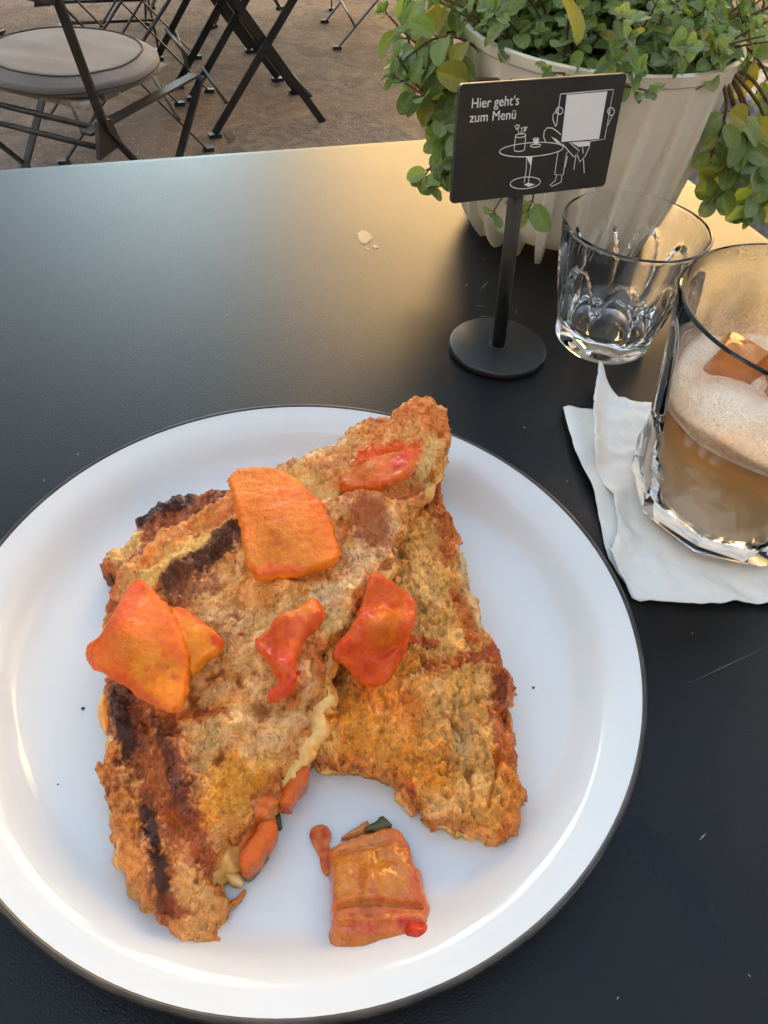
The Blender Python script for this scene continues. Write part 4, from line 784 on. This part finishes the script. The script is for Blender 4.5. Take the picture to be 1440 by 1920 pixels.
def lettering(txt, x, y, size, width):
    cu_ = bpy.data.curves.new('lettering', 'FONT'); cu_.body = txt; cu_.size = size; cu_.offset = 0.0; cu_.extrude = .00012; cu_.space_character = 1.02
    to = bpy.data.objects.new('tmp', cu_); COL.objects.link(to); bpy.context.view_layer.update()
    me = bpy.data.meshes.new_from_object(to.evaluated_get(bpy.context.evaluated_depsgraph_get())); bpy.data.objects.remove(to)
    o = bpy.data.objects.new('lettering', me); COL.objects.link(o); o.parent = sg; me.materials.clear(); me.materials.append(M['print'])
    sc = width/max(v.co.x for v in me.vertices)
    for v in me.vertices: v.co.x *= sc
    P = on_panel(x, y, .00135); o.matrix_local = Matrix(((su[0], sv_[0], so_[0], P[0]), (su[1], sv_[1], so_[1], P[1]), (su[2], sv_[2], so_[2], P[2]), (0, 0, 0, 1)))
    return o
for txt, a, b in (('Hier geht‘s', (233, 300), (565, 270)), ('zum Menü', (222, 398), (542, 362))):
    x0, y0 = pm(*a); x1, y1 = pm(*b); lettering(txt, x0, y0, .0062, x1-x0)
# ------------------------------------------------------------------ planter
QC = (.1135, .581); PRT, PHT, PRB = .0915, .1355, .070
pot = empty('plant_pot', (QC[0], QC[1], .0005), 'cream ribbed plastic flower pot on the black table', 'flower pot')
NRIB = 22; NA = NRIB*22; V = []; F = []; zs_ = [0.0, .002, .005, .009, .014, .02, .027, .035, .045, .06, .075, .09, .10, .11, .118, .124, .128, .1295, .131, .134, .1355]
def pot_r(z, a):
    f = z/PHT; r0 = PRB+(PRT-PRB)*f**.92
    if z < .028: r0 -= .020*(1-z/.028)**2.2
    if z >= .1295: r0 += .0016
    ph = (a*NRIB/(2*math.pi)) % 1.0; d = abs(ph-.5)*2
    rib = max(0, min(1, (.36-d)/.13))
    fade = max(0, min(1, (.126-z)/.06))**.7
    amp = .0052*fade
    if z < .028: amp += .011*(1-z/.028)**2.0
    return r0+rib*amp, rib
for i, z in enumerate(zs_):
    for k in range(NA):
        a = 2*math.pi*k/NA; r_, rb_ = pot_r(z, a); zz = z if z > .012 else z+(.012-z)*(1-min(1, rb_*2.5))**1.5
        V.append((r_*math.cos(a), r_*math.sin(a), zz))
inn = [(PRT-.0005, .1365), (PRT-.0022, .1360), (PRT-.0032, .134), (PRT-.006, .112), (.0001, .108)]
for r_, z in inn:
    for k in range(NA): a = 2*math.pi*k/NA; V.append((r_*math.cos(a), r_*math.sin(a), z))
rows = len(zs_)+len(inn)
for i in range(rows-1):
    for k in range(NA): F.append((i*NA+k, i*NA+(k+1) % NA, (i+1)*NA+(k+1) % NA, (i+1)*NA+k))
F.append(tuple(range(NA-1, -1, -1)))
shade_auto(mesh_obj('wall', V, F, M['pot'], pot), 24)
V = [(0, 0, .126)]; F = []
for i in range(1, 9):
    for k in range(48):
        a = 2*math.pi*k/48; r_ = .0865*i/8; V.append((r_*math.cos(a), r_*math.sin(a), .121+.006*noise.noise(Vector((r_*math.cos(a)*40, r_*math.sin(a)*40, 0)))))
for k in range(48): F.append((0, 1+k, 1+(k+1) % 48))
for i in range(7):
    for k in range(48): F.append((1+i*48+k, 1+(i+1)*48+k, 1+(i+1)*48+(k+1) % 48, 1+i*48+(k+1) % 48))
mesh_obj('soil', V, F, M['soil'], pot)
# ------------------------------------------------------------------ oregano
PLZ = .122; PB = Vector((QC[0], QC[1], PLZ))
plant = empty('oregano_plant', tuple(PB), 'bushy green oregano spilling over the cream pot', 'plant')
def leaf_mesh(name, wr, cup, curl, seed):
    """leaf of unit length along +y, root at origin, upper side +z"""
    NX, NY = 6, 9; V = []; F = []; vein = []
    for j in range(NY+1):
        f = j/NY; hw = wr*math.sqrt(max(0, 1-((f-.44)/(.44 if f < .44 else .56))**2))*(1-.10*max(0, f-.6)/.4) if 0 < f < 1 else 0.0
        if j == 0: hw = .02
        for i in range(NX+1):
            s = (i/NX-.5)*2; x = hw*s
            y = f + .05*abs(s)*math.sin(math.pi*f)
            z = cup*abs(s)**1.5*hw*1.2 - curl*f*f + .012*math.sin(f*22+abs(s)*6)*abs(s) + .03*noise.noise(Vector((x*4, y*4, seed)))
            V.append((x, y, z)); vein.append(max(0, 1-abs(s)*5)*.9 if abs(s) < .2 else max(0, math.sin(f*30-abs(s)*7)-.72)*1.6)
    for j in range(NY):
        for i in range(NX): a = j*(NX+1)+i; F.append((a, a+1, a+NX+2, a+NX+1))
    return V, F, vein
LEAVES = []
for k, (wr, cup, curl) in enumerate(((.36, .35, .10), (.40, .25, .25), (.34, .5, .02), (.42, .15, .18), (.33, .3, .38))):
    V, F, vein = leaf_mesh('leaf', wr, cup, curl, k*3.1); LEAVES.append((np.array(V), F, vein))
LM = {}
def leaf_data(k, mat):
    if (k, mat) not in LM:
        V, F, vein = LEAVES[k]; me = bpy.data.meshes.new('leaf'); me.from_pydata([tuple(v) for v in V], [], F); me.update(); me.polygons.foreach_set('use_smooth', [True]*len(F))
        at = me.attributes.new('vein', 'FLOAT', 'POINT'); at.data.foreach_set('value', np.array(vein, np.float32)); me.materials.append(M[mat]); LM[(k, mat)] = me
    return LM[(k, mat)]
leaves = []                                 # (matrix, variant, material, size)
stems = MB()
def add_leaf(pos, direc, up, size, yellow=0.0):
    d = Vector(direc).normalized(); u = Vector(up); u = (u-d*u.dot(d))
    if u.length < 1e-3: u = d.orthogonal()
    u.normalize(); x = d.cross(u)
    mt = 'leaf_yellow' if random.random() < yellow else random.choice(('leaf', 'leaf', 'leaf', 'leaf_grey', 'leaf_grey'))
    Mx = Matrix(((x[0]*size, d[0]*size, u[0]*size, pos[0]), (x[1]*size, d[1]*size, u[1]*size, pos[1]), (x[2]*size, d[2]*size, u[2]*size, pos[2]), (0, 0, 0, 1)))
    leaves.append((Mx, random.randrange(5), mt, size))
def sprig(pts, r0=.0012, nodes=7, lsize=.022, yellow=.03, start=.25, tip=True, drop=.0, upv=(0, -.25, 1)):
    """a stem through pts (plant-local metres) with opposite leaf pairs"""
    P = [Vector(p) for p in pts]
    C = []
    NS = 14
    for s in range(NS+1):                   # Catmull-Rom
        t = s/NS*(len(P)-1); i = min(int(t), len(P)-2); f = t-i
        p0, p1, p2, p3 = P[max(i-1, 0)], P[i], P[i+1], P[min(i+2, len(P)-1)]
        C.append(.5*((2*p1)+(p2-p0)*f+(2*p0-5*p1+4*p2-p3)*f*f+(3*p1-p0-3*p2+p3)*f**3))
    stems.tube(C, [r0*(1-.55*k/NS) for k in range(NS+1)], 6)
    roll = random.random()*3
    for k in range(nodes):
        f = start+(1-start)*(k+.6)/nodes; s = min(f*NS, NS-.01); i = int(s); p = C[i].lerp(C[i+1], s-i); t = (C[i+1]-C[i]).normalized()
        roll += math.pi/2+random.uniform(-.3, .3); o = t.orthogonal().normalized(); b = t.cross(o)
        sz = lsize*.86*(1.0-.45*max(0, f-.55)/.45)*random.uniform(.7, 1.25)
        for sgn in (1, -1):
            if random.random() < .08: continue
            out = (o*math.cos(roll)+b*math.sin(roll))*sgn
            d = out*random.uniform(.8, 1.1)+t*random.uniform(.2, .6)+Vector((0, 0, -drop*random.uniform(.4, 1.2)))
            pet = p+d.normalized()*.003
            stems.tube([p, pet], r0*.4, 4, False)
            add_leaf(pet, d, Vector(upv)+t*.6+Vector((random.uniform(-.3, .3), random.uniform(-.3, .3), random.uniform(-.2, .2))), sz, yellow)
    if tip:
        p = C[-1]; t = (C[-1]-C[-2]).normalized()
        for a in range(4):
            o = t.orthogonal().normalized(); b = t.cross(o); an = a*math.pi/2+roll
            add_leaf(p, (o*math.cos(an)+b*math.sin(an))+t*.7, t+Vector((0, 0, .4)), lsize*random.uniform(.3, .5), yellow)
def loc(px, depth_y):
    """plant-local point seen at a pixel, on the vertical plane y = depth_y"""
    x = (px[0]-720)/FPX; y = -(px[1]-960)/FPX; d = FW+x*RI+y*UP; t = depth_y/d[1]; q = CP+d*t
    return Vector(q)-PB
random.seed(21)
# the bushy mound
for k in range(230):
    a = random.uniform(0, 2*math.pi); rr = .078*math.sqrt(random.random()); b = Vector((rr*math.cos(a), rr*math.sin(a), random.uniform(-.004, .004)))
    lean = random.uniform(.15, 1.0)*(.25+rr/.078); h = random.uniform(.03, .085)*(1.1-.45*rr/.078)
    if math.sin(a) < -.3: h *= .75
    out = Vector((math.cos(a+random.uniform(-.5, .5)), math.sin(a+random.uniform(-.5, .5)), 0))
    p1 = b+Vector((0, 0, h*.55))+out*lean*.012; p2 = b+Vector((0, 0, h))+out*lean*.04
    sprig([b, p1, p2], .0010, random.choice((4, 5, 6)), random.uniform(.011, .019), .03, .12)
# sprigs trailing left of the pot, over the sign
YL = QC[1]
for px_, yd, ns, ls, dr in (
    ([(935, 150), (860, 60), (790, 85), (722, 22)], YL-.01, 6, .026, .1), ([(930, 140), (850, 120), (790, 125), (762, 62)], YL-.03, 5, .022, .1),
    ([(940, 150), (880, 150), (800, 175), (745, 105)], YL-.05, 6, .022, .2), 
    ([(950, 160), (880, 220), (830, 200), (770, 150)], YL-.05, 6, .022, .3), ([(930, 160), (870, 200), (840, 260), (790, 340)], YL-.06, 8, .022, .4),
    ([(930, 165), (880, 230), (850, 290), (815, 350)], YL-.065, 7, .021, .5), 
    ([(940, 130), (900, 60), (850, 20), (800, -30)], YL, 6, .022, .1),
    ([(960, 150), (900, 190), (870, 240), (850, 300)], YL-.07, 7, .021, .4), ([(950, 150), (900, 150), (860, 170), (820, 230)], YL-.06, 7, .022, .3)):
    sprig([loc(p, yd) for p in px_], .0013, ns, ls, .14, .3, True, dr, (-.1, -.7, .8))
for px_, yd, ns, ls, dr in (([(945, 150), (870, 215), (800, 180), (735, 140)], YL-.06, 7, .020, .3), ([(940, 140), (880, 80), (820, 70), (760, 110)], YL-.04, 7, .020, .3), ([(950, 130), (900, 40), (840, 0), (770, -10)], YL-.02, 6, .020, .1), ([(960, 150), (905, 210), (880, 270), (835, 330)], YL-.07, 7, .019, .4)):
    sprig([loc(p, yd) for p in px_], .0012, ns, ls, .14, .3, True, dr, (-.1, -.7, .8))
# sprigs trailing right of the pot
YR = QC[1]-.01
for px_, yd, ns, ls, dr in (
    ([(1350, 120), (1375, 200), (1385, 300), (1340, 370)], YR-.03, 8, .024, .5), ([(1352, 118), (1390, 190), (1400, 290), (1370, 350)], YR-.02, 7, .024, .5),
    ([(1355, 116), (1420, 160), (1460, 260), (1440, 350)], YR, 8, .027, .5), ([(1358, 116), (1440, 130), (1500, 220), (1480, 330)], YR+.02, 8, .027, .5),
    ([(1350, 110), (1390, 60), (1420, 40), (1440, -20)], YR+.03, 6, .022, .1), ([(1345, 122), (1362, 190), (1350, 250), (1330, 300)], YR-.04, 6, .020, .5), ([(1356, 118), (1400, 200), (1420, 320), (1400, 400)], YR-.02, 8, .026, .5), ([(1356, 116), (1430, 210), (1450, 330), (1420, 380)], YR-.01, 7, .026, .5), ([(1340, 80), (1380, 80), (1420, 110), (1450, 170)], YR+.01, 6, .024, .3), ([(1350, 116), (1385, 230), (1370, 290), (1335, 330)], YR-.03, 6, .021, .5)):
    sprig([loc(p, yd) for p in px_], .0014, ns, ls, .16, .35, True, dr, (.1, -.7, .8))
# low shoots below the sign panel
sprig([loc((985, 330), QC[1]-.095), loc((1000, 365), QC[1]-.10), loc((990, 395), QC[1]-.10)], .0008, 2, .022, .3, .5, True, .4, (0, -.8, .5))
sprig([loc((960, 345), QC[1]-.092), loc((935, 380), QC[1]-.097), loc((925, 400), QC[1]-.097)], .0007, 1, .012, .3, .6, True, .4, (0, -.8, .5))
# a big yellow drooping leaf
q = loc((1052, -10), QC[1]-.085); add_leaf(q, loc((1085, 95), QC[1]-.10)-q, (1.0, -.5, .2), .027, 1.0); leaves[-1] = (leaves[-1][0], 2, 'leaf_yellow', .04)
so = stems.build('stem', M['stem'], plant); so['kind'] = 'stuff'
# the leaves that show largest are single objects, the rest one mass
def score(it):
    p = np.array(it[0].translation)+np.array(PB); px = proj(p)[0]
    if not (-30 < px[0] < 1470 and -40 < px[1] < 520): return -1
    return it[3]/np.linalg.norm(p-CP)*(1.6 if p[1] < QC[1]-.03 else 1.0)*(1.3 if it[0].translation.z > .02 or abs(it[0].translation.x) > .07 else .8)
leaves.sort(key=score, reverse=True)
for Mx, k, mt, sz in leaves[:300]:
    o = bpy.data.objects.new('leaf', leaf_data(k, mt)); COL.objects.link(o); o.parent = plant; o.matrix_local = Mx
for mt in ('leaf', 'leaf_grey', 'leaf_yellow'):
    VV = []; FF = []; ve = []; rn = []; n = 0
    for Mx, k, m2, sz in leaves[300:]:
        if m2 != mt: continue
        V, F, vein = LEAVES[k]; A4 = np.array(Mx); VV.append(V@A4[:3, :3].T+A4[:3, 3]); FF += [tuple(i+n for i in f) for f in F]; n += len(V); ve += vein; rn += [random.random()]*len(V)
    if not VV: continue
    o = mesh_obj('foliage', np.concatenate(VV), FF, M[mt], plant, kind='stuff')
    for nm, dat in (('vein', ve), ('rnd', rn)):
        at = o.data.attributes.new(nm, 'FLOAT', 'POINT'); at.data.foreach_set('value', np.array(dat, np.float32))
print('leaves', len(leaves))
# ------------------------------------------------------------------ small glass tumbler
GC = (.1300, .4270); GT, GH, GB = .0430, .0782, .0290
gl = empty('glass_tumbler', (GC[0], GC[1], .0006), 'empty clear glass tumbler with arched facets beside the sign', 'glass')
NF = 9; NA = NF*16; rowsz = [0, .0008, .002, .004, .007, .010]+list(np.linspace(.013, .066, 30))+[.069, .072, .075, .0768]
V = []; F = []
def gl_r(z, a):
    f = z/GH; r0 = GB+(GT-GB)*f**.88 + .0012*math.sin(math.pi*min(1, f*1.15))
    if z < .002: r0 -= .0012*(1-z/.002)
    ph = (a*NF/(2*math.pi)) % 1.0-.5; th_ = ph*2*math.pi/NF
    poly = r0*math.cos(math.pi/NF)/math.cos(th_)-.0006
    arch = .061*(1-(abs(ph)*2)**2.6*.55)
    w_ = max(0, min(1, (arch-z)/.004)); w_ = w_*w_*(3-2*w_); lo_ = max(0, min(1, (z-.004)/.006))
    return r0*(1-w_*lo_)+poly*w_*lo_
for z in rowsz:
    for k in range(NA): a = 2*math.pi*k/NA; r_ = gl_r(z, a); V.append((r_*math.cos(a), r_*math.sin(a), z))
inner_p = [(GT+.0001, .0774), (GT-.0002, .0779), (GT-.0006, .0782), (GT-.0011, .0783), (GT-.0016, .0781), (GT-.0020, .0777), (GT-.0022, .0770)]+[(GB+(GT-GB)*(z/GH)**.88-.0029, z) for z in (.072, .060, .048, .036, .026, .019)]+[(GB-.0045, .0145), (GB-.009, .0125), (.010, .0118), (.0001, .0117)]
for r_, z in inner_p:
    for k in range(NA): a = 2*math.pi*k/NA; V.append((r_*math.cos(a), r_*math.sin(a), z))
rows = len(rowsz)+len(inner_p)
for i in range(rows-1):
    for k in range(NA): F.append((i*NA+k, i*NA+(k+1) % NA, (i+1)*NA+(k+1) % NA, (i+1)*NA+k))
F.append(tuple(range(NA-1, -1, -1)))
shade_auto(mesh_obj('body', V, F, M['glass'], gl), 28)
# ------------------------------------------------------------------ coffee glass
KC = (.1700, .2790); KT, KH, KB = .0575, .113, .0445; KZ = .0045
kg = empty('coffee_glass', (KC[0], KC[1], KZ), 'tall faceted glass of iced milky coffee standing on the napkin', 'glass of coffee')
NF = 9; NA = NF*8; V = []; F = []
def kg_r(z, a):
    f = z/KH; r0 = KB+(KT-KB)*f
    if z < .008: r0 -= .006*(1-z/.008)**1.3
    def pol(phase):
        ph = ((a+phase)*NF/(2*math.pi)) % 1.0-.5; return math.cos(math.pi/NF)/math.cos(ph*2*math.pi/NF)
    p0 = r0*1.035*pol(0); p1 = r0*1.035*pol(math.pi/NF)
    t = max(0, min(1, (z-.016)/.030)); lower = p0*(1-t)+p1*t
    lower = min(p0+(.0+max(0, z-.046)*.25), p1+max(0, (.040-z))*.22) if z > .006 else p0
    t2 = max(0, min(1, (z-.060)/.045)); return lower*(1-t2)+r0*1.01*t2
kz_ = [0, .001, .003, .006, .008]+list(np.linspace(.010, .062, 34))+list(np.linspace(.066, .108, 10))+[.1112]
for z in kz_:
    for k in range(NA): a = 2*math.pi*k/NA+.35; r_ = kg_r(z, a); V.append((r_*math.cos(a), r_*math.sin(a), z))
KI = lambda z: KB+(KT-KB)*z/KH-.0032+.0010*max(0, z-.03)/.08
ip = [(KT*1.01-.0001, .1119), (KT*1.01-.0005, .1126), (KT*1.01-.0012, .1130), (KT*1.01-.0019, .1126), (KT*1.01-.0022, .1118), (KI(.104)+.0003, .104)]+[(KI(z), z) for z in (.09, .075, .06, .045, .03, .022)]+[(KI(.018)-.001, .0165), (KI(.016)-.005, .0140), (.015, .0132), (.0001, .0131)]
for r_, z in ip:
    for k in range(NA): a = 2*math.pi*k/NA+.35; V.append((r_*math.cos(a), r_*math.sin(a), z))
rows = len(kz_)+len(ip)
for i in range(rows-1):
    for k in range(NA): F.append((i*NA+k, i*NA+(k+1) % NA, (i+1)*NA+(k+1) % NA, (i+1)*NA+k))
F.append(tuple(range(NA-1, -1, -1)))
shade_auto(mesh_obj('glass_body', V, F, M['glass'], kg), 16)
LV = .066                                                             # liquid level
g_ = .0004
lp = [(.0001, .0135), (.015, .0136), (KI(.016)-.0054, .0144), (KI(.018)-.0014, .017)]+[(KI(z)-g_, z) for z in (.022, .03, .04, .05, LV)]+[(KI(LV)-.002, LV-.0003), (KI(LV)-.010, LV-.0006), (.0001, LV-.0006)]
MB().lathe(lp, 96).build('coffee', M['coffee'], kg)
V = []; F = []; NR = 14; NA = 72                                       # foam cap
for i in range(NR+2):
    for k in range(NA):
        a = 2*math.pi*k/NA; r_ = max(.0002, (KI(LV+.003)-.0006)*i/NR); x, y = r_*math.cos(a), r_*math.sin(a)
        if i > NR: V.append((V[-NA][0]*.999, V[-NA][1]*.999, LV-.0012)); continue
        V.append((x, y, LV+.0015+.004*noise.noise(Vector((x*45, y*45, 2)))+.0012*noise.noise(Vector((x*200, y*200, 2)))+.003*(i/NR)**4))
for i in range(NR+1):
    for k in range(NA): F.append((i*NA+k, (i+1)*NA+k, (i+1)*NA+(k+1) % NA, i*NA+(k+1) % NA))
mesh_obj('foam', V, F, M['foam'], kg)
V = []; F = []; fv = []; zf = np.linspace(LV+.0005, .104, 40); NA = 160                 # foam left on the inner wall
for z in zf:
    for k in range(NA):
        a = 2*math.pi*k/NA; r_ = KI(z)-.0003; V.append((r_*math.cos(a), r_*math.sin(a), z)); h = (z-LV)/(.106-LV); edge = .50+.28*noise.noise(Vector((math.cos(a)*1.6, math.sin(a)*1.6, 4)))
        fv.append(max(.62-.45*h, min(1, 1.05-h/edge*.6)))
for i in range(len(zf)-1):
    for k in range(NA): F.append((i*NA+k, i*NA+(k+1) % NA, (i+1)*NA+(k+1) % NA, (i+1)*NA+k))
o = mesh_obj('foam_film', V, F, M['film'], kg); at = o.data.attributes.new('film', 'FLOAT', 'POINT'); at.data.foreach_set('value', np.array(fv, np.float32))
for k, (x, y, z, s, rz) in enumerate(((.008, .010, LV+.006, .013, .4), (-.012, .024, LV+.002, .012, 1.1))):
    m = MB().box((-s, -s, -s*.8), (s, s, s*.8), Matrix.Translation((x, y, z)) @ Matrix.Rotation(rz, 4, 'Z') @ Matrix.Rotation(.25, 4, 'X')); bevel(m.build('ice_cube', M['ice'], kg), .004, 3)
# ------------------------------------------------------------------ paper napkin
nk = empty('paper_napkin', (KC[0], KC[1], 0), 'folded white paper napkin under the coffee glass', 'napkin')
def ply(name, px, zc, amp, seed, thick=.0006, lift=None):
    poly = unp(np.array(px, float), 0.0)[:, :2]; poly = densify(poly, .0018); poly = poly+np.stack([vn(poly, 30, seed), vn(poly, 30, seed+2)], 1)*.0008
    lo, hi = poly.min(0), poly.max(0); st = .0018
    gx, gy = np.meshgrid(np.arange(lo[0], hi[0], st), np.arange(lo[1], hi[1], st)); I = np.stack([gx.ravel(), gy.ravel()], 1); I = I[in_poly(I, poly)]
    d = np.sqrt(((I[:, None]-poly[None])**2).sum(2).min(1)); I = I[d > .0009]
    P = np.concatenate([poly, I]); res = delaunay_2d_cdt([Vector(p) for p in P], [], [list(range(len(poly)))], 1, 1e-7)
    P2 = np.array([[v.x, v.y] for v in res[0]]); px2 = proj(np.column_stack([P2, np.zeros(len(P2))]))
    d2 = np.hypot(P2[:, 0]-KC[0], P2[:, 1]-KC[1]); flat = np.clip((d2-KB+.002)/.012, 0, 1)
    cr = np.abs(vn(P2, 38, seed, 2))*-1+.25 ; z = zc+amp*flat*(cr+.5*vn(P2, 95, seed+4, 2))
    if lift is not None: z = z+lift(P2, px2)
    z = np.maximum(z, zc*.5)
    o = mesh_obj(name, np.column_stack([P2[:, 0]-KC[0], P2[:, 1]-KC[1], z]), [tuple(f) for f in res[2]], M['napkin'], nk)
    s_ = o.modifiers.new('thickness', 'SOLIDIFY'); s_.thickness = thick; s_.offset = -1; return o
und = [(1052, 774), (1062, 768), (1105, 768), (1240, 770), (1500, 780), (1560, 1100), (1440, 1125), (1210, 1120), (1170, 1095), (1140, 1050), (1110, 930), (1075, 850)]
ply('under_ply', und, .0014, .0016, 3., lift=lambda P, px: .003*np.clip(1-dist_poly(px, [(1052, 774), (1075, 850), (1110, 930)])/40, 0, 1))
tp = [(1103, 775), (1108, 745), (1113, 712), (1122, 708), (1135, 735), (1158, 752), (1200, 762), (1460, 780), (1560, 900), (1560, 1150), (1440, 1139), (1310, 1140), (1260, 1134), (1200, 1133), (1184, 1128), (1160, 1085), (1135, 1045), (1150, 1010), (1145, 945), (1120, 900), (1102, 865)]
ply('top_ply', tp, .0034, .0042, 9., lift=lambda P, px: .010*np.clip(1-dist_poly(px, [(1115, 705), (1104, 790), (1108, 870)])/34, 0, 1)**1.5+.003*np.clip(1-dist_poly(px, [(1145, 945), (1150, 1010), (1150, 1060)])/30, 0, 1))
